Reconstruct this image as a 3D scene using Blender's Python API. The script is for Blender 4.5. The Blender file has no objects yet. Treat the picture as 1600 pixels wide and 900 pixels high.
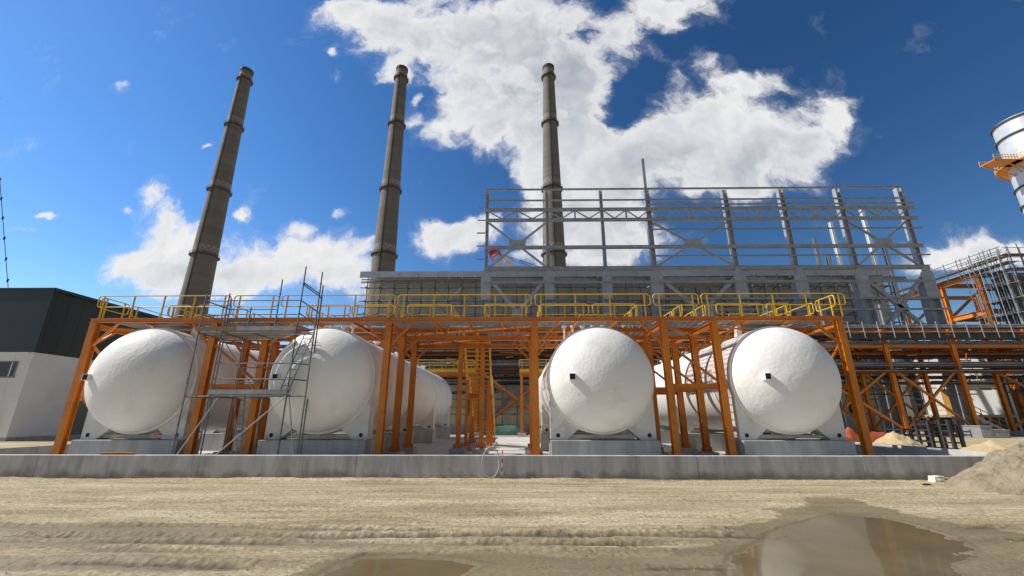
import bpy, bmesh, math, random
import numpy as np
from mathutils import Vector, Matrix
R = math.radians
random.seed(7)
scn = bpy.context.scene
col = scn.collection

# ------------------------------------------------------------------ camera solution of the site (survey helper)
F, PITCH, YAW, EYE = 656.0, R(16.95), R(0.8), 2.0
def ray(px, py):
    xc, yc = (px-800)/F, (450-py)/F
    y = math.cos(PITCH)-yc*math.sin(PITCH); z = math.sin(PITCH)+yc*math.cos(PITCH)
    return (xc*math.cos(YAW)-y*math.sin(YAW), xc*math.sin(YAW)+y*math.cos(YAW), z)
def at(px, py, Y):
    r = ray(px, py); t = Y/r[1]
    return Vector((r[0]*t, Y, EYE+r[2]*t))
def gz(px, py, z=0.0):
    r = ray(px, py); t = (z-EYE)/r[2]
    return Vector((r[0]*t, r[1]*t, z))
def zat(py, Y): return at(805, py, Y).z

# ------------------------------------------------------------------ mesh builder
class MB:
    def __init__(self): self.v = []; self.f = []; self.mi = []
    def add(self, vs, fs, mi=0):
        n = len(self.v); self.v.extend([tuple(v) for v in vs])
        for f in fs: self.f.append(tuple(i+n for i in f)); self.mi.append(mi)
        return self
    def box(self, a, b, mi=0):
        x0, y0, z0 = a; x1, y1, z1 = b
        vs = [(x0,y0,z0),(x1,y0,z0),(x1,y1,z0),(x0,y1,z0),(x0,y0,z1),(x1,y0,z1),(x1,y1,z1),(x0,y1,z1)]
        return self.add(vs, [(3,2,1,0),(4,5,6,7),(0,1,5,4),(1,2,6,5),(2,3,7,6),(3,0,4,7)], mi)
    def sweep(self, p, q, prof, up=(0,0,1), mi=0):
        p, q = Vector(p), Vector(q); a = (q-p).normalized(); up = Vector(up)
        if abs(a.dot(up)) > .98: up = Vector((0,1,0)) if abs(a.y) < .9 else Vector((1,0,0))
        s = a.cross(up).normalized(); u = s.cross(a)
        n = len(prof)
        vs = [p+s*x+u*y for x, y in prof]+[q+s*x+u*y for x, y in prof]
        fs = [(i, (i+1)%n, n+(i+1)%n, n+i) for i in range(n)]
        fs += [tuple(range(n))[::-1], tuple(range(n, 2*n))]
        return self.add(vs, fs, mi)
    def bar(self, p, q, w, h, up=(0,0,1), mi=0):
        return self.sweep(p, q, [(-w/2,-h/2),(w/2,-h/2),(w/2,h/2),(-w/2,h/2)], up, mi)
    def tube(self, p, q, r, n=8, r2=None, mi=0):
        p, q = Vector(p), Vector(q); a = (q-p).normalized()
        up = Vector((0,0,1)) if abs(a.z) < .9 else Vector((1,0,0))
        s = a.cross(up).normalized(); u = s.cross(a); r2 = r if r2 is None else r2
        c = [(math.cos(2*math.pi*i/n), math.sin(2*math.pi*i/n)) for i in range(n)]
        vs = [p+s*x*r+u*y*r for x, y in c]+[q+s*x*r2+u*y*r2 for x, y in c]
        return self.add(vs, [(i, (i+1)%n, n+(i+1)%n, n+i) for i in range(n)]+[tuple(range(n))[::-1], tuple(range(n, 2*n))], mi)
    def path(self, pts, r, n=7, closed=False, mi=0):
        P = [Vector(p) for p in pts]; m = len(P); rings = []; prev = None
        for i in range(m):
            if closed: t = P[(i+1)%m]-P[i-1]
            else: t = P[min(i+1, m-1)]-P[max(i-1, 0)]
            t.normalize()
            if prev is None:
                up = Vector((0,0,1)) if abs(t.z) < .9 else Vector((1,0,0)); s = t.cross(up).normalized()
            else: s = (prev-t*prev.dot(t)).normalized()
            prev = s; u = t.cross(s)
            rings.append([P[i]+s*r*math.cos(2*math.pi*k/n)+u*r*math.sin(2*math.pi*k/n) for k in range(n)])
        vs = [v for ring in rings for v in ring]; fs = []
        for i in range(m if closed else m-1):
            j = (i+1)%m
            fs += [(i*n+k, i*n+(k+1)%n, j*n+(k+1)%n, j*n+k) for k in range(n)]
        if not closed: fs += [tuple(range(n))[::-1], tuple(range((m-1)*n, m*n))]
        return self.add(vs, fs, mi)
    def ibeam(self, p, q, d=.3, w=.3, tf=.02, tw=.014, up=(0,0,1)):
        h, b, t = d/2, w/2, tw/2
        prof = [(-b,-h),(b,-h),(b,-h+tf),(t,-h+tf),(t,h-tf),(b,h-tf),(b,h),(-b,h),(-b,h-tf),(-t,h-tf),(-t,-h+tf),(-b,-h+tf)]
        return self.sweep(p, q, prof, up)
    def prism_y(self, prof, y0, y1, mi=0):      # prof: (x, z) polygon pushed along y
        n = len(prof)
        vs = [(x,y0,z) for x, z in prof]+[(x,y1,z) for x, z in prof]
        return self.add(vs, [(i, (i+1)%n, n+(i+1)%n, n+i) for i in range(n)]+[tuple(range(n))[::-1], tuple(range(n, 2*n))], mi)
    def lathe_y(self, prof, cx, cz, n=64, mi=0, jit=None):   # prof: (r, y)
        vs = []; fs = []; m = len(prof)
        for r, y in prof:
            for k in range(n):
                a = 2*math.pi*k/n; rr = r; yy = y
                if jit: rr, yy = jit(r, y, a)
                vs.append((cx+rr*math.cos(a), yy, cz+rr*math.sin(a)))
        for i in range(m-1):
            fs += [(i*n+k, i*n+(k+1)%n, (i+1)*n+(k+1)%n, (i+1)*n+k) for k in range(n)]
        return self.add(vs, fs, mi)
    def lathe_z(self, prof, cx, cy, n=48, mi=0):   # prof: (r, z)
        vs = []; fs = []; m = len(prof)
        for r, z in prof:
            for k in range(n):
                a = 2*math.pi*k/n; vs.append((cx+r*math.cos(a), cy+r*math.sin(a), z))
        for i in range(m-1):
            fs += [(i*n+k, i*n+(k+1)%n, (i+1)*n+(k+1)%n, (i+1)*n+k) for k in range(n)]
        return self.add(vs, fs, mi)
    def build(self, name, mats, parent=None, smooth=False, bevel=0, label=None, fix=True):
        me = bpy.data.meshes.new(name)
        off = Vector((0,0,0))
        if parent is not None: off = wloc(parent)
        me.from_pydata([tuple(Vector(v)-off) for v in self.v], [], self.f)
        if not isinstance(mats, (list, tuple)): mats = [mats]
        for m in mats: me.materials.append(m)
        me.polygons.foreach_set('material_index', self.mi)
        if fix:
            bm = bmesh.new(); bm.from_mesh(me); bmesh.ops.recalc_face_normals(bm, faces=bm.faces); bm.to_mesh(me); bm.free()
        if smooth:
            me.polygons.foreach_set('use_smooth', [True]*len(me.polygons))
            if smooth != 'all': me.set_sharp_from_angle(angle=R(35))
        o = bpy.data.objects.new(name, me); col.objects.link(o)
        if parent is not None: o.parent = parent
        if bevel:
            b = o.modifiers.new('bevel', 'BEVEL'); b.width = bevel; b.segments = 2; b.limit_method = 'ANGLE'
        if label: o['label'] = label
        return o
def wloc(o):
    v = Vector((0,0,0))
    while o is not None: v += o.location; o = o.parent
    return v
def tag(o, label=None, cat=None, group=None, kind=None):
    if label: o['label'] = label
    if cat: o['category'] = cat
    if group: o['group'] = group
    if kind: o['kind'] = kind
    return o
def empty(name, loc, label, cat, group=None):
    o = bpy.data.objects.new(name, None); col.objects.link(o); o.location = loc; o.empty_display_size = .3
    return tag(o, label, cat, group)
def copy_part(o, parent, delta):
    c = o.copy(); col.objects.link(c); c.parent = parent; c.location = o.location+Vector(delta)
    return c

# ------------------------------------------------------------------ materials
def mat(name, c1, c2=None, scale=3.0, rough=.7, metal=0.0, bump=0.0, bscale=None, stretch=(1,1,1), lo=.35, hi=.65, rough2=None, detail=6, spec=.5, c3=None, s3=.4, lo3=.55, hi3=.7, bdist=.02):
    m = bpy.data.materials.new(name); m.use_nodes = True; nt = m.node_tree; N = nt.nodes; L = nt.links
    b = N['Principled BSDF']; b.inputs['Roughness'].default_value = rough; b.inputs['Metallic'].default_value = metal
    b.inputs['Specular IOR Level'].default_value = spec
    tc = N.new('ShaderNodeNewGeometry'); mp = N.new('ShaderNodeMapping'); mp.inputs['Scale'].default_value = stretch
    L.new(tc.outputs['Position'], mp.inputs['Vector'])
    if c2 is None: b.inputs['Base Color'].default_value = (*c1, 1)
    else:
        n = N.new('ShaderNodeTexNoise'); n.inputs['Scale'].default_value = scale; n.inputs['Detail'].default_value = detail; n.inputs['Roughness'].default_value = .6
        L.new(mp.outputs[0], n.inputs['Vector'])
        r = N.new('ShaderNodeValToRGB'); r.color_ramp.elements[0].position = lo; r.color_ramp.elements[1].position = hi
        r.color_ramp.elements[0].color = (*c1, 1); r.color_ramp.elements[1].color = (*c2, 1)
        L.new(n.outputs['Fac'], r.inputs['Fac']); out = r.outputs['Color']
        if c3:
            n3 = N.new('ShaderNodeTexNoise'); n3.inputs['Scale'].default_value = s3; n3.inputs['Detail'].default_value = 8; n3.inputs['Roughness'].default_value = .65
            L.new(mp.outputs[0], n3.inputs['Vector'])
            mr = N.new('ShaderNodeMapRange'); mr.inputs[1].default_value = lo3; mr.inputs[2].default_value = hi3
            L.new(n3.outputs['Fac'], mr.inputs[0])
            mx = N.new('ShaderNodeMix'); mx.data_type = 'RGBA'; L.new(mr.outputs[0], mx.inputs['Factor']); L.new(out, mx.inputs['A']); mx.inputs['B'].default_value = (*c3, 1)
            out = mx.outputs['Result']
        L.new(out, b.inputs['Base Color'])
        if rough2 is not None:
            mr = N.new('ShaderNodeMapRange'); mr.inputs[1].default_value = .3; mr.inputs[2].default_value = .7; mr.inputs[3].default_value = rough; mr.inputs[4].default_value = rough2
            L.new(n.outputs['Fac'], mr.inputs[0]); L.new(mr.outputs[0], b.inputs['Roughness'])
    if bump:
        n2 = N.new('ShaderNodeTexNoise'); n2.inputs['Scale'].default_value = bscale or scale*4; n2.inputs['Detail'].default_value = 5
        L.new(tc.outputs['Position'], n2.inputs['Vector'])
        bp = N.new('ShaderNodeBump'); bp.inputs['Strength'].default_value = bump; bp.inputs['Distance'].default_value = bdist
        L.new(n2.outputs['Fac'], bp.inputs['Height']); L.new(bp.outputs[0], b.inputs['Normal'])
    return m
ORANGE = mat('orange_paint', (.58,.170,.010), (.66,.215,.014), 1.2, .5, rough2=.42, c3=(.36,.115,.02), s3=2.6, lo3=.53, hi3=.78)
ORANGE_BRIGHT = mat('bright_orange_paint', (.62,.2,.015), (.7,.25,.02), 1.0, .45)
YELLOW = mat('yellow_paint', (.70,.40,.015), (.78,.47,.02), 2.0, .45)
WHITE_INS = mat('white_coating', (.84,.825,.78), (.885,.873,.84), .9, .62, bump=.5, bscale=7.5, bdist=.03, c3=(.66,.635,.57), s3=.7, lo3=.55, hi3=.85)
SADDLE = mat('grubby_white_paint', (.66,.64,.58), (.76,.74,.68), 1.6, .6, bump=.4, bscale=6, c3=(.42,.39,.33), s3=1.3, lo3=.54, hi3=.75)
CYL_WHITE = mat('white_shell_paint', (.76,.74,.69), (.83,.81,.765), .8, .5, bump=.15, bscale=4, bdist=.02, c3=(.66,.63,.56), s3=.5, lo3=.55, hi3=.85)
CONC = mat('cast_concrete', (.30,.295,.285), (.42,.41,.39), 1.1, .85, bump=.25, bscale=25, bdist=.01, stretch=(1.6,1.6,.45), c3=(.20,.195,.185), s3=1.5, lo3=.56, hi3=.78)
CONC_LIGHT = mat('pale_concrete', (.46,.44,.40), (.58,.56,.51), 1.5, .85, bump=.2, bscale=18, bdist=.01, c3=(.34,.32,.28), s3=.5)
BUND = mat('bund_concrete', (.41,.40,.385), (.54,.53,.51), 1.3, .85, bump=.25, bscale=25, bdist=.01, stretch=(2.2,2.2,.4), lo=.38, hi=.62, c3=(.27,.262,.25), s3=1.0, lo3=.52, hi3=.72)
def splash(m):
    nt = m.node_tree; N = nt.nodes; L = nt.links; b = N['Principled BSDF']; src = b.inputs['Base Color'].links[0].from_socket
    g = N.new('ShaderNodeNewGeometry'); s = N.new('ShaderNodeSeparateXYZ'); L.new(g.outputs['Position'], s.inputs[0])
    n = N.new('ShaderNodeTexNoise'); n.inputs['Scale'].default_value = 1.7; n.inputs['Detail'].default_value = 8; L.new(g.outputs['Position'], n.inputs['Vector'])
    a = N.new('ShaderNodeMath'); a.operation = 'MULTIPLY_ADD'; L.new(n.outputs['Fac'], a.inputs[0]); a.inputs[1].default_value = -.9; L.new(s.outputs['Z'], a.inputs[2])
    r = N.new('ShaderNodeMapRange'); r.inputs[1].default_value = -.42; r.inputs[2].default_value = -.16; r.inputs[3].default_value = .75; r.inputs[4].default_value = 0; L.new(a.outputs[0], r.inputs[0])
    x = N.new('ShaderNodeMix'); x.data_type = 'RGBA'; L.new(r.outputs[0], x.inputs['Factor']); L.new(src, x.inputs['A']); x.inputs['B'].default_value = (.17,.145,.11,1); L.new(x.outputs['Result'], b.inputs['Base Color'])
splash(BUND)
PLINTH = mat('plinth_concrete', (.33,.325,.31), (.47,.46,.44), 1.5, .85, bump=.2, bscale=25, bdist=.008, stretch=(1.5,1.5,.3), c3=(.47,.46,.44), s3=2.0, lo3=.62, hi3=.75)
GALV = mat('galvanised_steel', (.31,.325,.345), (.43,.445,.465), 1.4, .45, metal=.3, rough2=.55)
GALV_DARK = mat('scaffold_steel', (.11,.115,.12), (.24,.25,.255), 3.0, .5, metal=.4, rough2=.65)
SCAF_FAR = mat('weathered_scaffold_steel', (.10,.105,.11), (.2,.2,.21), 2.0, .6, metal=.4)
PLANK = mat('scaffold_plank_metal', (.30,.31,.30), (.46,.47,.45), 2.0, .6, metal=.3)
TIMBER = mat('grey_timber', (.20,.15,.10), (.32,.25,.17), 2.0, .85, stretch=(.3,6,6))
BLACK = mat('black_rubber', (.012,.012,.013), None, rough=.6)
CHIM = mat('chimney_concrete', (.145,.13,.114), (.19,.172,.152), .12, .9, stretch=(.4,.4,3.2), c3=(.13,.112,.093), s3=.05, lo3=.5, hi3=.75)
CHIM_DARK = mat('chimney_iron', (.055,.05,.045), None, rough=.8)
CHK_WHITE = mat('faded_white_squares', (.25,.225,.195), (.31,.285,.25), .3, .85)
CHK_RED = mat('faded_red_squares', (.19,.15,.12), (.24,.19,.15), .3, .85)
BEIGE = mat('beige_cladding', (.52,.495,.44), (.60,.575,.52), .35, .7, stretch=(2,1,.15), c3=(.45,.43,.38), s3=.15)
ROOFBAND = mat('grey_parapet_sheet', (.40,.42,.45), (.48,.50,.53), .5, .5, metal=.2)
GREEN_CLAD = mat('dark_green_cladding', (.016,.026,.024), (.022,.034,.031), .3, .5, stretch=(1,1,.2))
WHITE_WALL = mat('white_rendered_wall', (.70,.70,.675), (.78,.78,.755), .4, .8, c3=(.6,.6,.575), s3=.3)
WHITE_TRIM = mat('white_trim', (.75,.75,.74), None, rough=.5)
GLASS = mat('dark_window_glass', (.035,.03,.03), None, rough=.3)
LOUVRE = mat('grey_louvre', (.16,.17,.17), (.2,.21,.21), 2, .5)
DARK = mat('dark_steel', (.03,.03,.032), (.05,.05,.05), 2, .6)
PIPE = mat('grey_lagged_pipe', (.34,.37,.42), (.42,.45,.5), .8, .4, metal=.4)
RUSTY = mat('rust_brown_steel', (.10,.042,.025), (.17,.075,.04), 3, .8)
NET = mat('orange_red_netting', (.36,.06,.02), (.48,.11,.035), 4, .8, bump=.5, bscale=12)
TARP = mat('green_net_tarp', (.03,.09,.07), (.06,.15,.12), 4, .8, bump=.5, bscale=10)
SAND = mat('yellow_sand', (.46,.34,.18), (.56,.43,.25), 1.5, .95, bump=.4, bscale=14)
SPOIL = mat('grey_brown_spoil', (.24,.195,.125), (.345,.285,.19), 2.2, .95, bump=1.0, bscale=7, bdist=.09, c3=(.15,.125,.085), s3=3.0, lo3=.58, hi3=.68)
STONE = mat('white_limestone', (.60,.57,.50), (.72,.69,.63), 3, .9, bump=.5, bscale=12)
DOORY = mat('ochre_door_paint', (.50,.27,.06), (.55,.31,.08), 2, .6)
RED = mat('red_paint', (.45,.03,.03), None, rough=.5)
CRANE_Y = mat('crane_yellow_paint', (.75,.42,.02), None, rough=.5)
HOSE = mat('grey_hose', (.45,.44,.42), (.55,.54,.5), 5, .5)
ROCKM = mat('tan_pebble', (.26,.21,.13), (.40,.34,.22), 3, .95)

# ------------------------------------------------------------------ numeric noise for relief
def vnoise(x, y, seed=0):
    xi, yi = np.floor(x).astype(np.int64), np.floor(y).astype(np.int64); xf, yf = x-xi, y-yi
    def h(a, b):
        n = (a*374761393+b*668265263+seed*974711) & 0x7fffffff
        n = ((n ^ (n >> 13))*1274126177) & 0x7fffffff
        return ((n ^ (n >> 16)) & 0xffff)/65535.0
    u, v = xf*xf*(3-2*xf), yf*yf*(3-2*yf)
    return (h(xi,yi)*(1-u)+h(xi+1,yi)*u)*(1-v)+(h(xi,yi+1)*(1-u)+h(xi+1,yi+1)*u)*v
def fbm(x, y, oct=4, seed=0):
    s = 0; a = .5; t = 0
    for i in range(oct): s = s+a*vnoise(x*2**i, y*2**i, seed+i*17); t += a; a *= .5
    return s/t
def poly_sd(X, Y, poly):      # signed distance, positive inside
    d = np.full(X.shape, 1e9); inside = np.zeros(X.shape, bool); n = len(poly)
    for i in range(n):
        ax, ay = poly[i]; bx, by = poly[(i+1)%n]
        ex, ey = bx-ax, by-ay; t = np.clip(((X-ax)*ex+(Y-ay)*ey)/(ex*ex+ey*ey+1e-12), 0, 1)
        d = np.minimum(d, np.hypot(X-ax-t*ex, Y-ay-t*ey))
        c = ((ay > Y) != (by > Y)); xx = ax+(Y-ay)*ex/(ey if abs(ey) > 1e-12 else 1e-12)
        inside ^= (c & (X < xx))
    return np.where(inside, d, -d)
def gpoly(pts): return [tuple(gz(x, y)[:2]) for x, y in pts]
wet_r = gpoly([(1110,850),(1140,832),(1165,815),(1200,805),(1215,797),(1265,790),(1275,779),(1335,779),(1385,795),(1430,808),(1500,818),(1600,836),(1760,870),(1700,990),(1100,990),(900,930),(620,905),(560,930),(420,930),(440,905),(490,882),(530,868),(610,858),(760,862),(900,874),(1010,868)])
water_r = gpoly([(1175,838),(1230,814),(1300,800),(1375,806),(1440,818),(1510,838),(1545,860),(1500,880),(1580,940),(1500,990),(1130,990),(1120,905),(1140,862)])
water_l = gpoly([(480,900),(515,878),(560,864),(640,861),(720,866),(780,878),(730,900),(720,960),(470,960)])

def make_ground():
    xs = np.concatenate([-np.geomspace(2500, 24, 26), np.arange(-20, 20.01, .034), np.geomspace(24, 2500, 26)])
    ys = np.concatenate([[-400,-100,-30,-8,0,3], np.arange(4.6, 15.4, .032), np.geomspace(17, 3500, 40)])
    X, Y = np.meshgrid(xs, ys)
    near = np.clip((15.6-Y)/1.0, 0, 1)*np.clip((20.5-np.abs(X))/2, 0, 1)*np.clip((Y-3.5), 0, 1)
    wob = (fbm(X*.9, Y*1.8, 5, 5)-.5)
    sd = poly_sd(X, Y, wet_r)+wob*.9
    wet = np.clip(sd/.10+.5, 0, 1)
    sw = np.maximum(poly_sd(X, Y, water_r), poly_sd(X, Y, water_l))+wob*.3
    z = (fbm(X*.35, Y*.7, 4, 1)-.5)*.05
    rough_patch = np.clip(fbm(X*.25, Y*.9, 3, 44)*2.6-.75, 0, 1)
    dry = 1-.75*wet
    z += (fbm(X*1.5, Y*5, 4, 2)-.5)*.05*(.4+.6*rough_patch)*dry
    z += (fbm(X*6, Y*9, 3, 3)-.5)*.035*(.45+.55*rough_patch)*dry
    rng = np.random.RandomState(4)
    # wheel ruts running along the wall
    for (y0, a, w, s) in [(8.75,.05,.09,11),(8.2,.07,.11,12),(7.75,.065,.11,13),(7.35,.045,.13,14),(6.7,.05,.14,15),(9.9,.018,.16,16),(11.2,.014,.2,17),(12.6,.012,.2,18)]:
        yc = y0+(fbm(X*.12, X*0+s, 3, s)-.5)*.7
        broken = np.clip((fbm(X*.35, X*0+3.3*s, 3, s+40)-.30)*4, 0, 1)
        d = (Y-yc)/w
        lug = .75+.5*fbm(X*5, Y*4, 3, s+80)
        clod = np.clip(fbm(X*19, Y*17, 3, s+120)-.42, 0, 1)*.09
        z += .8*a*broken*lug*(np.exp(-(d-1.0)**2*1.5)*1.1-np.exp(-d*d)*1.1)*(1-.6*np.clip(sd*2,0,1))+clod*broken*np.exp(-np.abs(d-.6)**2*.6)*min(1, a/.04)
    # spill bank of earth pushed against the foot of the wall
    foot = np.clip((Y-14.0)/.95, 0, 1)
    z += foot*foot*(.02+.15*np.clip(fbm(X*.35, Y*0+2, 3, 9)*2.2-.8, 0, 1))*near+(fbm(X*7, Y*7, 3, 31)-.5)*.04*foot
    damp = np.zeros_like(X)
    for (y0, w, s, amt, xc, xw) in [(8.35,.45,61,.85,-9,7.5),(7.6,.35,62,.8,-4,7),(6.75,.35,63,.9,-8,6),(7.9,.3,64,.75,1.5,3.5),(7.3,.3,65,.85,1.5,5),(8.9,.12,66,.5,-2,9),(12.9,.12,67,.35,2,14),(14.0,.22,68,.35,0,16)]:
        yc = y0+(fbm(X*.15, X*0+s, 3, s)-.5)*.6
        e = np.exp(-np.abs((Y-yc)/w)**2.2)*np.clip(1.3-((X-xc)/xw)**2, 0, 1)
        damp = np.maximum(damp, amt*np.clip((e*(.4+1.2*fbm(X*.7, Y*3.5, 5, s+7))-.42)*3.2, 0, 1))
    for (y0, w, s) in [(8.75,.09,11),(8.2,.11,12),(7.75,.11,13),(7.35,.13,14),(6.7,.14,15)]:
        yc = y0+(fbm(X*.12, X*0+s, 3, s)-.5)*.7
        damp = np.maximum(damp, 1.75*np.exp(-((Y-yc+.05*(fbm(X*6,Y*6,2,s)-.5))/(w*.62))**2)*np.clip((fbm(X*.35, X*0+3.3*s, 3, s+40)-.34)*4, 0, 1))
    damp = np.maximum(damp, 1.38*np.exp(-((sw-.04)/.13)**2))
    depth = np.clip(sw/.35, 0, 1)
    z -= .055*depth
    z = np.where(wet > .5, z*.65-.012, z)
    z *= near
    z = np.where(near <= 0, -.004, z)
    ny, nx = X.shape
    v = np.stack([X.ravel(), Y.ravel(), z.ravel()], 1)
    idx = np.arange(ny*nx).reshape(ny, nx)
    fcs = np.stack([idx[:-1,:-1].ravel(), idx[:-1,1:].ravel(), idx[1:,1:].ravel(), idx[1:,:-1].ravel()], 1)
    me = bpy.data.meshes.new('ground')
    me.vertices.add(len(v)); me.vertices.foreach_set('co', v.ravel().astype(np.float32))
    me.loops.add(fcs.size); me.loops.foreach_set('vertex_index', fcs.ravel().astype(np.int32))
    me.polygons.add(len(fcs)); me.polygons.foreach_set('loop_start', np.arange(0, fcs.size, 4, dtype=np.int32)); me.polygons.foreach_set('loop_total', np.full(len(fcs), 4, np.int32))
    me.update(calc_edges=True); me.validate()
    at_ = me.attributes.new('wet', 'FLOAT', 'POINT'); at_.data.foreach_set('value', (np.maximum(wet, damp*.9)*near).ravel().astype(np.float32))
    me.polygons.foreach_set('use_smooth', np.ones(len(me.polygons), bool))
    m = bpy.data.materials.new('dry_site_dirt'); m.use_nodes = True; nt = m.node_tree; N = nt.nodes; L = nt.links; b = N['Principled BSDF']
    geo = N.new('ShaderNodeNewGeometry'); mp = N.new('ShaderNodeMapping'); mp.inputs['Scale'].default_value = (.35,1.5,1); L.new(geo.outputs['Position'], mp.inputs[0])
    def noise(vec, s, d=6, r=.6):
        n = N.new('ShaderNodeTexNoise'); n.inputs['Scale'].default_value = s; n.inputs['Detail'].default_value = d; n.inputs['Roughness'].default_value = r; L.new(vec, n.inputs['Vector']); return n.outputs['Fac']
    def ramp(f, stops):
        r = N.new('ShaderNodeValToRGB'); e = r.color_ramp.elements
        while len(e) < len(stops): e.new(.5)
        for el, (p, c) in zip(e, stops): el.position = p; el.color = (*c, 1)
        L.new(f, r.inputs[0]); return r.outputs[0]
    def mix(f, a, bb, mode='MIX'):
        x = N.new('ShaderNodeMix'); x.data_type = 'RGBA'; x.blend_type = mode
        for s, k in ((f, 'Factor'), (a, 'A'), (bb, 'B')):
            i = [q for q in x.inputs if q.name == k and q.enabled][0]
            if isinstance(s, (int, float)): i.default_value = s
            elif isinstance(s, tuple): i.default_value = (*s, 1)
            else: L.new(s, i)
        return [q for q in x.outputs if q.enabled][0]
    big = noise(mp.outputs[0], .55, 8, .62)
    c = ramp(big, [(.36,(.385,.318,.185)),(.5,(.515,.432,.267)),(.62,(.61,.527,.35))])
    fine = noise(geo.outputs['Position'], 13, 9, .82)
    c = mix(.8, c, ramp(fine, [(.38,(.34,.33,.31)),(.46,(.80,.79,.77)),(.52,(1.04,1.04,1.03)),(.62,(1.5,1.48,1.42))]), 'MULTIPLY')
    grit = noise(geo.outputs['Position'], 75, 3, .7)
    c = mix(.7, c, ramp(grit, [(.30,(.4,.39,.37)),(.42,(.9,.9,.9)),(.56,(1.05,1.05,1.05)),(.70,(1.55,1.53,1.5))]), 'MULTIPLY')
    mp2 = N.new('ShaderNodeMapping'); mp2.inputs['Scale'].default_value = (.22,3.4,1); mp2.inputs['Rotation'].default_value = (0,0,.03); L.new(geo.outputs['Position'], mp2.inputs[0])
    streak = noise(mp2.outputs[0], 1.6, 7, .72)
    c = mix(.75, c, ramp(streak, [(.36,(.62,.60,.57)),(.47,(.93,.92,.91)),(.55,(1.05,1.05,1.05)),(.66,(1.22,1.21,1.2))]), 'MULTIPLY')
    patch = noise(mp.outputs[0], 1.7, 6, .7)
    c = mix(ramp(patch, [(.55,(0,0,0)),(.7,(.55,.55,.55))]), c, (.31,.24,.14))
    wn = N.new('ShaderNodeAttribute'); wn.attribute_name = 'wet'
    wc = ramp(noise(mp.outputs[0], 1.1, 6), [(.35,(.20,.163,.09)),(.65,(.28,.232,.135))])
    wc = mix(.5, wc, ramp(fine, [(.4,(.5,.5,.49)),(.48,(.92,.92,.92)),(.6,(1.3,1.3,1.28))]), 'MULTIPLY')
    wcl = N.new('ShaderNodeClamp'); L.new(wn.outputs['Fac'], wcl.inputs[0]); c = mix(wcl.outputs[0], c, wc)
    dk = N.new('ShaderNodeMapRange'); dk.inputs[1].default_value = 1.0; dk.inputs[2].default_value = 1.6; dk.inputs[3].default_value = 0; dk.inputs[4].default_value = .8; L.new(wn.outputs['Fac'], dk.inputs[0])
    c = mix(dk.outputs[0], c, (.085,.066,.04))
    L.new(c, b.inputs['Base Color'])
    mr = N.new('ShaderNodeMapRange'); mr.inputs[3].default_value = .95; mr.inputs[4].default_value = .6; L.new(wn.outputs['Fac'], mr.inputs[0]); L.new(mr.outputs[0], b.inputs['Roughness'])
    b.inputs['Specular IOR Level'].default_value = .28
    bp = N.new('ShaderNodeBump'); bp.inputs['Distance'].default_value = .045; L.new(fine, bp.inputs['Height'])
    ms = N.new('ShaderNodeMapRange'); ms.inputs[3].default_value = .9; ms.inputs[4].default_value = .55; L.new(wn.outputs['Fac'], ms.inputs[0]); L.new(ms.outputs[0], bp.inputs['Strength'])
    L.new(bp.outputs[0], b.inputs['Normal'])
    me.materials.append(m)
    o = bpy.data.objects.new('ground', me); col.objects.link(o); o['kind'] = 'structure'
    return o
make_ground()
def make_water(poly):
    cx = sum(p[0] for p in poly)/len(poly); cy = sum(p[1] for p in poly)/len(poly)
    mb = MB(); n = len(poly)
    vs = [(cx+(x-cx)*1.05, cy+(y-cy)*1.05, -.026) for x, y in poly]
    mb.add(vs, [tuple(range(n))])
    m = bpy.data.materials.get('muddy_water')
    if m is None:
        m = mat('muddy_water', (.135,.106,.056), (.17,.135,.074), .8, .07); m.node_tree.nodes['Principled BSDF'].inputs['IOR'].default_value = 1.33; m.node_tree.nodes['Principled BSDF'].inputs['Specular IOR Level'].default_value = .3
    o = mb.build('puddle', m); o['kind'] = 'structure'
    for p in o.data.polygons:
        if p.normal.z < 0: p.flip()
make_water(water_r); make_water(water_l)

# ------------------------------------------------------------------ concrete bund and pad
WT = .736
pad = MB().box((-21, 15.3, -.2), (17.05, 47, .15)); o = pad.build('concrete_pad', CONC_LIGHT); o['kind'] = 'structure'
bund = empty('bund_wall', (-2, 15.15, 0), 'long low grey concrete bund wall around the tank pad, facing the dirt road', 'wall')
we = [-21.3,-16.2,-10.9,-5.4,.4,5.9,11.3,17.35]
for k, (a, b) in enumerate(zip(we, we[1:])):
    m = MB().box((a+.004, 15.0+.002*(k % 2), -.4), (b-.004, 15.3, WT-.003*(k % 3)))
    m.build('wall_panel', BUND, bund, bevel=.012)
    m = MB()
    for x in np.arange(a+.7, b-.3, 1.35): m.tube((x, 14.9985, .5), (x, 14.9995+.002, .5), .014, 10)
    m.build('tie_holes', PLINTH, bund.children[-1])
MB().box((-21.3, 15.302, -.4), (-21, 47, WT)).build('wall_panel', CONC, bund, bevel=.012)
MB().box((17.05, 15.302, -.4), (17.35, 47, WT)).build('wall_panel', CONC_LIGHT, bund, bevel=.012)
MB().box((-20.998, 46.7, .152), (17.048, 47, 1.15)).build('wall_panel', CONC, bund, bevel=.012)

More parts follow.
